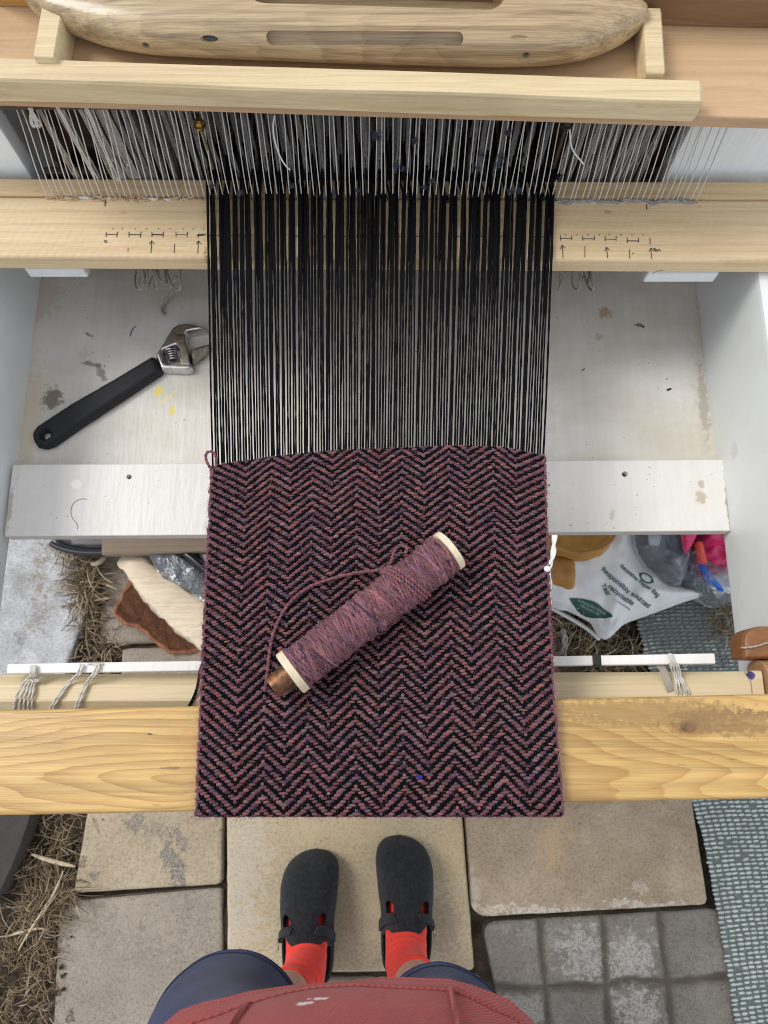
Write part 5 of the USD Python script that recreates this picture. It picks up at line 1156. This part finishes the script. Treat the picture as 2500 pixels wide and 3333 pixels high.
# ------------------------------------------------------------------ the bobbin
bob = thing('yarn_bobbin', 'wooden bobbin wound with plum heather yarn lying on the cloth', 'bobbin')
A, B = at(954, 2186, ZC + .0238), at(1462, 1793, ZC + .0222); axd = (B - A) / np.linalg.norm(B - A); LB = np.linalg.norm(B - A)
sd_ = np.cross([0, 0, 1.0], axd); sd_ /= np.linalg.norm(sd_); up_ = np.cross(axd, sd_)
def ringp(s, r, m=40): a = np.linspace(0, 2 * np.pi, m + 1)[:-1]; return A + axd * s + r * (np.cos(a)[:, None] * sd_ + np.sin(a)[:, None] * up_)
FLR = .0228
def disc(s0, s1, r): return loft([ringp(s0, r * .5), ringp(s0, r - .0012), ringp(s0 + .0008, r), ringp(s1 - .0008, r), ringp(s1, r - .0012), ringp(s1, r * .5)])
obj('flange', disc(-.0042, .0042, FLR), 'flange_wood', bob, smooth=35); obj('flange', disc(LB - .0036, LB + .0036, FLR - .001), 'flange_wood', bob, smooth=35)
obj('copper_tube', loft([ringp(-.024, .0085), ringp(-.0245, .0105), ringp(-.0235, .0112), ringp(.0, .0112), ringp(LB, .0112)], caps=(True, True)), 'copper', bob, smooth=40)
obj('wound_core', loft([ringp(s, .0172 + .0008 * math.sin(s * 120) - .002 * math.exp(-min(s, LB - s) * 200)) for s in np.linspace(.0045, LB - .0045, 40)]), 'heather_yarn', bob, smooth=True)
r9 = np.random.default_rng(3)
for lay in range(12):
    turns = int(r9.integers(30, 44)); n_ = turns * 22; s = np.linspace(0, 1, n_); R_l = .0178 + .00022 * lay; dirn = 1 if lay % 2 == 0 else -1
    zig = r9.uniform(.012, .024); f_ = r9.integers(12, 22)      # the yarn runs to and fro as it advances
    tri = 2 * np.abs(((s * f_ + lay * .37) % 1) - .5) - .5
    sx = np.clip(.0065 + (LB - .013) * s + zig * 2 * tri + .003 * (meshkit.noise(np.column_stack([s * 40, s * 0 + lay, s * 0]), lay) - .5), .0055, LB - .0055)
    ph = 2 * np.pi * turns * s * dirn + lay * 1.3; rr = R_l + .0012 * (meshkit.noise(np.column_stack([s * 60, s * 0 + 5 + lay, s * 0]), lay) - .3) + .0011 * np.sin(sx * 150 + 1) + .0006 * np.sin(sx * 420)
    P_ = A + axd * sx[:, None] + rr[:, None] * (np.cos(ph)[:, None] * sd_ + np.sin(ph)[:, None] * up_)
    for k in range(0, n_ - 23, 66): tb = tube(P_[k:k + 67], .00120 * (1 + .35 * (meshkit.noise(np.column_stack([s[k:k + 67] * 300, s[k:k + 67] * 0 + lay, s[k:k + 67] * 0]), lay) - .5)), 6, cap=False); kk = np.arange(len(tb[0])) // 6; toned('yarn_winding', tb, 'heather_bobbin', np.clip(.5 + 1.5 * (meshkit.noise(np.column_stack([kk * .16, kk * 0 + k * 1.7, kk * 0 + lay]), 2) - .5) + r9.normal(0, .10), 0, 1), bob)
S = []
for q in range(2600):
    s = r9.uniform(.006, LB - .006); a = r9.uniform(-.5, 3.6); o = math.cos(a) * sd_ + math.sin(a) * up_; tg = -math.sin(a) * sd_ + math.cos(a) * up_
    c = A + axd * s + o * .0205; L = r9.uniform(.003, .010); d = tg * r9.normal(0, 1) + axd * r9.normal(0, .7) + o * r9.uniform(.1, .5); k = np.linspace(0, 1, 5)[:, None]
    S.append(c + d * L * .8 * k + (o * -.3 + axd * r9.normal(0, .5)) * L * k * k)
curves('yarn_fuzz', S, .00012, 'heather_fuzz', bob, kind='stuff')
tp_ = [at(862, 2250, ZC + .002), at(872, 2172, ZC + .0035), at(887, 2072, ZC + .004), at(917, 2000, ZC + .004), at(959, 1945, ZC + .004), at(1038, 1897, ZC + .004), at(1122, 1873, ZC + .005), at(1212, 1858, ZC + .010), at(1262, 1846, ZC + .018), at(1280, 1806, ZC + .026), at(1298, 1778, ZC + .027), at(1316, 1776, ZC + .030), at(1318, 1800, ZC + .036)]
obj('yarn_tail', rope(spline(tp_, 160), .00185, twist=.0085, step=.0009), 'heather_yarn', bob, smooth=True)
for k in range(3):      # the last turns over the winding
    s0 = LB * (.70 + .02 * k); ph = np.linspace(.2, 3.0, 40); sx = s0 - .006 * np.linspace(-1, 1.6, 40)
    obj('yarn_turn', rope(A + axd * sx[:, None] + .0240 * (np.cos(ph)[:, None] * -sd_ + np.sin(ph)[:, None] * up_) * [1, 1, 1], .0020, twist=.008, step=.0009), 'heather_yarn', bob, smooth=True)
mb = MB()
for q in range(70):
    a = r9.uniform(0, 6.28); c = A + axd * r9.uniform(-.012, -.004) + .0125 * (math.cos(a) * sd_ + math.sin(a) * up_); d = r9.normal(0, 1, (4, 3)) * .0016; mb.add(*tube(spline(c + np.cumsum(d, 0) * .5, 7), .00025, 3, cap=False))
obj('fluff', mb.get(), 'lint', bob, smooth=True)

# ------------------------------------------------------------------ the wrench on the shelf
wr = thing('adjustable_wrench', 'chrome adjustable wrench with black rubber handle lying on the white shelf', 'wrench')
ZW = ZS + .014
def zw(pts, z=ZW): return Polygon(ats(pts, z)[:, :2])
hp = zw([(499, 1150), (528, 1207), (400, 1292), (260, 1384), (172, 1446), (145, 1455), (116, 1450), (99, 1424), (101, 1405), (114, 1384), (230, 1308), (380, 1222)]).buffer(-.004).buffer(.004)
c = at(146, 1412, ZW)[:2]; hp = hp.difference(Point(*c).buffer(.0048))
obj('handle', puffy(hp, ZS + .004, .0115, .0075, .003), 'black_rubber', wr, smooth=True)
head = [(502, 1153), (512, 1140), (528, 1115), (540, 1094), (552, 1075), (560, 1065), (570, 1057.6), (582, 1052.5), (596, 1049.7), (610, 1049.6), (625, 1051), (640, 1054.5), (654, 1059), (664, 1065), (671, 1071), (668, 1074), (655, 1075.5), (639, 1078), (622, 1081), (610, 1083.7), (606, 1090), (605, 1110), (610, 1127), (616, 1144), (619, 1163), (626, 1193), (627, 1198), (616, 1205), (604, 1207), (581, 1206.5), (550, 1205), (521, 1203.5)]
hd = zw(head).buffer(.0006).buffer(-.0006)
slot_ = zw([(533, 1143), (573, 1127), (584, 1139), (587, 1160), (582, 1168), (547, 1179), (540, 1175)])
obj('head', puffy(hd.difference(slot_), ZS + .003, .0125, .0042, .0016, lambda x, y, d: np.zeros_like(x)), 'chrome', wr, smooth=45)
obj('jaw_face', puffy(zw([(561, 1080), (580, 1090), (604, 1086), (604.5, 1110), (609, 1127), (615, 1144), (617, 1163), (623, 1190), (590, 1190), (584, 1170), (588, 1160), (585, 1138), (575, 1125), (566, 1105)]).buffer(-.0006), ZS + .0150, .0012, .0012, .002), 'worn_steel', wr, smooth=True)
jaw = [(621, 1134), (636, 1127), (660, 1120), (681, 1115.5), (683, 1125), (676, 1137), (668, 1147), (657, 1157), (646, 1165), (625, 1179), (619, 1165), (616, 1150)]
obj('movable_jaw', puffy(zw(jaw), ZS + .003, .0115, .0035, .0016), 'worn_steel', wr, smooth=45)
w0, w1 = at(556, 1139, ZS + .009), at(566, 1173, ZS + .009); wd = (w1 - w0) / np.linalg.norm(w1 - w0); LW = np.linalg.norm(w1 - w0)
s = np.linspace(0, 1, 150); ph = s * 2 * np.pi * 4.5; ws = np.cross(wd, [0, 0, 1.0])
obj('worm_screw', tube(w0 + wd * (s * LW)[:, None] + .0058 * (np.cos(ph)[:, None] * ws + np.sin(ph)[:, None] * V(0, 0, 1)), .0012, 7), 'chrome', wr, smooth=True)
obj('worm_screw', tube(np.array([w0, w1]), .0046, 14), 'worn_steel', wr, smooth=40)
for px in (572, 594):
    c = at(px, 1200.5, ZS + .0105); m = trimesh.creation.icosphere(2, .0021 if px < 580 else .0016); m.apply_translation(c); obj('pin', m, 'dark_hole' if px < 580 else 'worn_steel', wr, smooth=True)

# bits of thread and splinter lying on the shelf
for (pts, r, nm, lb) in (([(424, 1094), (427, 1080), (434, 1068), (443, 1062)], .0005, 'thread_scrap', 'short curved dark thread lying on the shelf above the wrench'),
                         ([(2072, 1058), (2082, 1054), (2092, 1060), (2095, 1068)], .0005, 'thread_scrap', 'curled dark thread on the shelf right of the warp below the hanging cords'),
                         ([(2171, 1270), (2178, 1267), (2184, 1265)], .0011, 'splinter', 'tiny dark splinter on the shelf near the right side panel'),
                         ([(1893, 1206), (1899, 1203), (1903, 1199)], .0005, 'thread_scrap', 'tiny dark thread on the shelf halfway between warp and right panel')):
    obj(nm, tube(spline([at(x, y, ZS + .0008 + .0006 * (k % 2)) for k, (x, y) in enumerate(pts)], 14), r, 5), 'black_yarn', smooth=True, label=lb, cat='scrap')
q = spline([at(x, y, ZX + .0005) for x, y in ((282, 1625), (250, 1630), (235, 1645), (231, 1665), (238, 1690), (250, 1705), (252, 1722))], 40)
obj('thread_scrap', tube(q, .00035, 5), 'grey_cord', smooth=True, label='long thin pale hair curving over the left half of the cross board', cat='scrap')
# ------------------------------------------------------------------ the person standing at the loom
person = thing('person', 'person standing in red twill smock, navy trousers, bright red socks and black clogs', 'person')
FEET = []
for (heel, toe, side) in (((1003, 3222), (1014, 2768), 1), ((1322, 3190), (1310, 2722), -1)):
    Hh, T = at(*heel, .03), at(*toe, .03); Hh[2] = T[2] = 0; FEET.append((Hh, T, side))
vv = np.array([0, .015, .05, .12, .25, .45, .60, .72, .82, .90, .955, .985, 1.0])
xo = np.array([.002, -.020, -.034, -.043, -.048, -.050, -.0535, -.0545, -.0505, -.041, -.026, -.011, .006])
xi = np.array([.002, .020, .034, .041, .043, .042, .046, .0485, .050, .0475, .039, .028, .010])
from scipy.interpolate import PchipInterpolator
fo, fi = PchipInterpolator(vv, xo), PchipInterpolator(vv, xi)
hv = PchipInterpolator([0, .3, .45, .58, .72, .85, .95, 1.0], [.06, .098, .108, .100, .080, .062, .044, .026])
knees = [V(-.205, -.395, .47), V(.088, -.385, .47)]
for (Hh, T, side), knee in zip(FEET, knees):
    L = np.linalg.norm(T - Hh); ey = (T - Hh) / L; ex = V(ey[1], -ey[0], 0)
    def W_(x, v, z): x = np.asarray(x, float); return Hh + (x * side)[..., None] * ex + (np.asarray(v, float) * L)[..., None] * ey + np.asarray(z, float)[..., None] * V(0, 0, 1)
    q = np.r_[np.linspace(0, .1, 8), np.linspace(.14, .88, 18), np.linspace(.9, 1, 10)]
    def outl(sc, z, off=0):
        a = np.column_stack([fo(q), q]); b = np.column_stack([fi(q), q])[::-1]; P = np.vstack([a, b[1:-1]]); c = V(0, .5)
        P = c + (P - c) * sc; return W_(P[:, 0], P[:, 1], np.full(len(P), z))
    rows_ = [outl(.965, 0), outl(1, .004), outl(1, .024), outl(.97, .027)]
    if side > 0: rows_ = [r[::-1] for r in rows_]
    clog = obj('clog', loft(rows_), 'clog_sole', person, smooth=45, label='black felt clog with a buckled strap on the ' + ('left foot' if side > 0 else 'right foot'))
    # upper: a shell over the front of the foot, open behind, with two openings beside the strap
    NS, NA = 90, 72; s = np.linspace(0, 1, NS); A_ = np.linspace(0, np.pi, NA)
    def shell(v, a, lift=0.0):
        o, i = fo(v), fi(v); c, hw = (o + i) / 2, (i - o) / 2 + lift * .8
        h = hv(v) - .012 + lift; x = c - hw * np.sign(np.cos(a)) * np.abs(np.cos(a)) ** .80; z = .014 + h * np.sin(a) ** .72
        return W_(x, v, z)
    ve = .375 + .055 * np.abs(np.cos(A_)) ** 2 + .018 * np.cos(A_) - .11 * np.clip((np.abs(np.cos(A_)) - .80) / .2, 0, 1)
    ve += .010 * np.sin(A_ * 9)
    def hole(v, a):
        r = np.full(np.shape(v), 9.0)
        for (hv_, ha, rv, ra, sl) in ((.530, .92, .052, .22, .5), (.545, 2.20, .050, .21, -.5)):
            r = np.minimum(r, np.hypot((v - hv_ - sl * .06 * (a - ha)) / rv, (a - ha) / ra))
        return r
    v2 = ve[None, :] + (1.0 - ve[None, :]) * s[:, None] ** 1.0; a2 = np.broadcast_to(A_, v2.shape)
    hr = hole(v2, a2); near = (hr < 1.4) & (hr > .0)
    outer = shell(np.minimum(v2, .9995), a2); 
    outer[..., 2] += .0012 * (meshkit.noise(outer * 60, 3) - .5)
    inner = shell(np.minimum(v2, .9995), a2, -.0032)
    i, j = np.meshgrid(np.arange(NS - 1), np.arange(NA - 1), indexing='ij'); keep = hole((v2[:-1, :-1] + v2[1:, 1:]) / 2, (a2[:-1, :-1] + a2[1:, 1:]) / 2) > 1
    n0 = NS * NA; qd = np.stack([i * NA + j, i * NA + j + 1, (i + 1) * NA + j + 1, (i + 1) * NA + j], -1)[keep]
    fr_ = np.vstack([qd, qd[:, ::-1] + n0])
    ed = {}
    for f in qd:
        for k in range(4): e = (f[k], f[(k + 1) % 4]); ed[e] = 1
    rim = np.array([(a, b, b + n0, a + n0) for (a, b) in ed if (b, a) not in ed])
    fr_ = np.vstack([fr_, rim[:, ::-1]])
    if side > 0: fr_ = fr_[:, ::-1]
    obj('upper', (np.vstack([outer.reshape(-1, 3), inner.reshape(-1, 3)]), fr_), 'felt', clog, smooth=50)
    gi = np.random.default_rng(4); S = []
    for _h in range(1700):
        p_ = outer[gi.integers(0, NS), gi.integers(4, NA - 4)] + gi.normal(0, .0008, 3) * [1, 1, 0]; d = gi.normal(0, 1, 3) * [1, 1, .35]; d *= gi.uniform(.001, .0032) / np.linalg.norm(d); k_ = np.linspace(0, 1, 4)[:, None]
        S.append(p_ + V(0, 0, .0003) + d * k_ + gi.normal(0, .0007, 3) * k_ * k_)
    curves('felt_fibres', S, .00013, 'felt_fuzz', clog, kind='stuff')
    # strap from the instep round to the outer side, with a metal buckle, and its inner half
    for (a0, a1, v0, v1, wv) in ((1.22, .10, .485, .345, .032), (1.92, 3.04, .49, .365, .030)):
        ts = np.linspace(0, 1, 26); ac = a0 + (a1 - a0) * ts; vc = v0 + (v1 - v0) * ts ** 1.3 + .018 * np.sin(ts * np.pi); R = []
        for t_, a_, v_ in zip(ts, ac, vc):
            ww = wv * (.75 + .25 * min(1, t_ * 5)) * (1 if t_ < .96 else .8); u4 = np.linspace(-1, 1, 7)
            top = shell(v_ + ww * u4, np.full(7, a_) + .05 * u4, .0056); bot = shell(v_ + ww * u4, np.full(7, a_) + .05 * u4, .0006)
            R.append(np.vstack([top, bot[::-1]]))
        obj('strap', loft(R), 'felt', clog, smooth=45)
    bk = [shell(np.array(.352 + dv), np.array(.36 + da), .0072) for dv, da in ((-.032, -.12), (.030, -.10), (.030, .12), (-.032, .10), (-.032, -.12))]
    obj('buckle', tube(np.array(bk), .0011, 7), 'zinc', clog, smooth=True)
    ring = outl(.955, .027); ring = ring[[k for k in range(len(ring)) if ((ring[k] - Hh) @ ey) / L < .42]]
    order = np.argsort([math.atan2((p - Hh) @ ex * side, .12 - (p - Hh) @ ey) for p in ring]); rp = ring[order]
    obj('heel_rim', loft([np.array([p + V(0, 0, -.004), p + V(0, 0, .022), p * 1 + V(0, 0, .024) + (Hh + ey * .09 - p) * .06, p + V(0, 0, -.004) + (Hh + ey * .09 - p) * .08]) for p in rp]), 'felt', clog, smooth=50)
    for k in range(2):
        c = shell(np.array(.78 + rng.normal(0, .06)), np.array(1.5 + rng.normal(0, .3)), .001); d = rng.normal(0, 1, 3) * V(.006, .006, 0); obj('grass_bit', tube(np.array([c, c + d * .5 + V(0, 0, .0006), c + d]), .0005, 4), 'straw', clog)
    # sock
    ank = W_(np.array(.0), np.array(.17), np.array(.12)); dirk = (knee - ank) / np.linalg.norm(knee - ank)
    top_ = ank + dirk * .085
    path = spline([W_(np.array(-.003), np.array(.80), np.array(.034)), W_(np.array(-.003), np.array(.62), np.array(.044)), W_(np.array(-.002), np.array(.44), np.array(.060)), W_(np.array(.0), np.array(.29), np.array(.084)), ank + V(0, .008, .0), ank + dirk * .05, top_], 90)
    RW = PchipInterpolator([0, .2, .4, .55, .7, .85, 1], [.030, .038, .036, .0345, .0345, .0340, .0360]); RH = PchipInterpolator([0, .2, .4, .55, .7, .85, 1], [.014, .022, .029, .038, .041, .039, .038])
    R = []; aa2 = np.linspace(0, 2 * np.pi, 65)[:-1]
    for k, p in enumerate(path):
        t = path[min(k + 1, 89)] - path[max(k - 1, 0)]; t /= np.linalg.norm(t); b = ex - t * (ex @ t); b /= np.linalg.norm(b); n = np.cross(b, t); z = k / 89.
        wr_ = 1 + .042 * np.sin(z * 74 + 2.2 * np.sin(aa2 * 1 + z * 6) + 1.5 * np.cos(aa2 * 2)) * np.clip((z - .34) * 5, 0, 1) * (.5 + .5 * np.sin(aa2 + z * 17 + side)) + .015 * (meshkit.noise(np.column_stack([np.cos(aa2) * 2, np.sin(aa2) * 2, np.full(64, z * 14)]), 5) - .5)
        R.append(p + (RW(z) * np.cos(aa2) * wr_)[:, None] * b + (RH(z) * np.sin(aa2) * wr_)[:, None] * n)
    obj('sock', loft(R, caps=(True, True)), 'sock_knit', person, smooth=True)

def hullchain(parts):
    out = manifold3d.Manifold()
    for (a, ra), (b, rb) in parts:
        sa = manifold3d.Manifold.sphere(ra, 28).translate(list(map(float, a))); sb = manifold3d.Manifold.sphere(rb, 28).translate(list(map(float, b)))
        out = out + manifold3d.Manifold.batch_hull([sa, sb])
    return out
ch = []
PX = -.035
hips = [V(PX - .095, -.335, .86), V(PX + .095, -.335, .86)]
for (Hh, T, side), knee, hip in zip(FEET, knees, hips):
    L = np.linalg.norm(T - Hh); ey = (T - Hh) / L; a = Hh + ey * L * .17 + V(0, 0, .12); calf = a + (knee - a) * .62 + V(0, -.012, 0)
    ch += [((Hh + ey * L * .80 + V(0, 0, .034), .010), (Hh + ey * L * .60 + V(0, 0, .042), .018)), ((Hh + ey * L * .60 + V(0, 0, .042), .018), (Hh + ey * L * .42 + V(0, 0, .056), .022)), ((Hh + ey * L * .42 + V(0, 0, .056), .022), (a, .028)), ((Hh + ey * L * .09 + V(0, 0, .055), .026), (a, .030)), ((a, .0325), (a + (knee - a) * .3, .036)), ((a + (knee - a) * .3, .036), (calf, .049)), ((calf, .049), (knee, .052)), ((knee, .052), (hip, .078))]
ch += [((hips[0], .085), (hips[1], .085)), ((hips[0], .08), (V(PX - .05, -.31, 1.05), .085)), ((hips[1], .08), (V(PX + .05, -.31, 1.05), .085)), ((V(PX - .05, -.31, 1.05), .085), (V(PX + .05, -.31, 1.05), .085)),
       ((V(PX - .05, -.31, 1.05), .085), (V(PX - .07, -.34, 1.28), .08)), ((V(PX + .05, -.31, 1.05), .085), (V(PX + .07, -.34, 1.28), .08)), ((V(PX - .12, -.345, 1.34), .05), (V(PX + .12, -.345, 1.34), .05)), ((V(PX, -.345, 1.34), .055), (V(PX, -.335, 1.43), .05))]
bm = hullchain(ch).refine_to_length(.012).to_mesh(); bt = trimesh.Trimesh(bm.vert_properties[:, :3], bm.tri_verts, process=True); trimesh.smoothing.filter_taubin(bt, iterations=12)
obj('body', bt, 'skin', person, smooth=True)
# trousers: two legs turned up at the knee, meeting under the smock
aa3 = np.linspace(0, 2 * np.pi, 73)[:-1]
def wrinkled(c, rx, ry, z, amp, ph, seed):
    w = 1 + amp * (.6 * np.sin(aa3 * 3 + ph + z * 9) + (meshkit.fbm(np.column_stack([np.cos(aa3) * 2.2, np.sin(aa3) * 2.2, np.full(72, z * 11)]), 3, seed) - .5) * 2)
    return np.column_stack([c[0] + rx * w * np.cos(aa3), c[1] + ry * w * np.sin(aa3), np.full(72, z)])
def leg(kx, hx, seed, ky, r0):
    R = []
    for z in np.r_[.388, .390, .393, np.linspace(.400, .94, 46)]:
        f = np.clip((z - .40) / .48, 0, 1); f = f * f * (3 - 2 * f); c = (kx + (hx - kx) * f, ky + .05 * f)
        k = {.388: .93, .390: .99, .393: 1.0}.get(round(z, 3), 1.0); bulge = 1 + .018 * np.exp(-((z - .418) / .012) ** 2)
        R.append(wrinkled(c, (r0 - .006 * f) * k * bulge, (r0 + .006 * f) * k * bulge, z, .026 + .012 * f, seed, seed))
    return loft(R, caps=(False, True))
tr = obj('trousers', MB().addm(leg(-.205, PX - .082, 1, -.396, .100)).addm(leg(.078, PX + .080, 5, -.402, .090)).get(), 'navy_cotton', person, smooth=True)
for kx, sd, ky, r0 in ((-.205, 1, -.396, .100), (.078, 5, -.402, .090)):
    for z, rr, mt in ((.4125, .0011, 'navy_edge'), (.3885, .0016, 'navy_cotton')):
        r = wrinkled((kx, ky), (r0 + .0008) * (1.016 if z > .4 else .985), (r0 + .0008) * (1.016 if z > .4 else .985), z, .026, sd, sd); obj('hem_seam', tube(np.vstack([r, r[:2]]), rr, 6), mt, tr, smooth=True)
# smock
SROT = math.radians(7)
def smock_ring(z, off=0.0, drop=True):
    t = np.clip((z - .955) / .45, 0, 1); rx = .186 - .010 * t - .05 * t ** 4; ry = .130 - .005 * t - .03 * t ** 4; c = (-.034 - .005 * t, -.303 - .028 * t)
    front = np.clip(np.sin(aa3), 0, 1)
    fl = .0085 * np.sin(aa3 * 5 + .8 + z * 3) * np.exp(-t * 9) + .010 * (meshkit.fbm(np.column_stack([np.cos(aa3) * 3, np.sin(aa3) * 3, np.full(72, z * 9)]), 3, 9) - .5) * 2
    r = np.column_stack([c[0] + (rx + fl + off) * np.cos(aa3), c[1] + (ry + fl + off) * np.sin(aa3), np.full(72, z)])
    d_ = r[:, :2] - V(*c); ca, sa = math.cos(SROT), math.sin(SROT); r[:, 0] = c[0] + ca * d_[:, 0] - sa * d_[:, 1]; r[:, 1] = c[1] + sa * d_[:, 0] + ca * d_[:, 1]
    if drop: r[:, 2] += (.006 * np.sin(aa3 * 2 + 1) + .004 * np.sin(aa3 * 7)) * np.exp(-t * 12)
    return r
zz = np.r_[.962, np.linspace(.966, .996, 8), np.linspace(1.0, 1.36, 50)]
R = [smock_ring(.964, -.007)] + [smock_ring(.960, -.004)] + [smock_ring(z, .0015 * np.exp(-((z - .972) / .010) ** 2)) for z in zz]
R += [np.column_stack([-.032 + .055 * np.cos(aa3), -.337 + .052 * np.sin(aa3), np.full(72, 1.40)])]
sm2 = obj('smock', loft(R, caps=(False, False)), 'red_twill', person, smooth=True)
sr = smock_ring(.9835, .0016); obj('hem_stitching', tube(np.vstack([sr, sr[:2]]), .0006, 6), 'red_twill_seam', sm2, smooth=True)
sr = smock_ring(.9605, -.001); obj('hem_edge', tube(np.vstack([sr, sr[:2]]), .0024 * (1 + .07 * np.sin(np.arange(74) * 2.1)), 7), 'red_twill', sm2, smooth=True)
for sx0, sx1 in ((-.096, -.112), (.046, .046)):
    pts = []
    for z in np.linspace(.980, 1.20, 36):
        r = smock_ring(z, .0022); x = sx0 + (sx1 - sx0) * (z - .988) / .08; f = r[r[:, 1] > -.30]; f = f[np.argsort(f[:, 0])]
        pts.append(V(x, np.interp(x, f[:, 0], f[:, 1]), z + .004))
    obj('seam', tube(np.array(pts), .0018, 7), 'red_twill_seam', sm2, smooth=True)
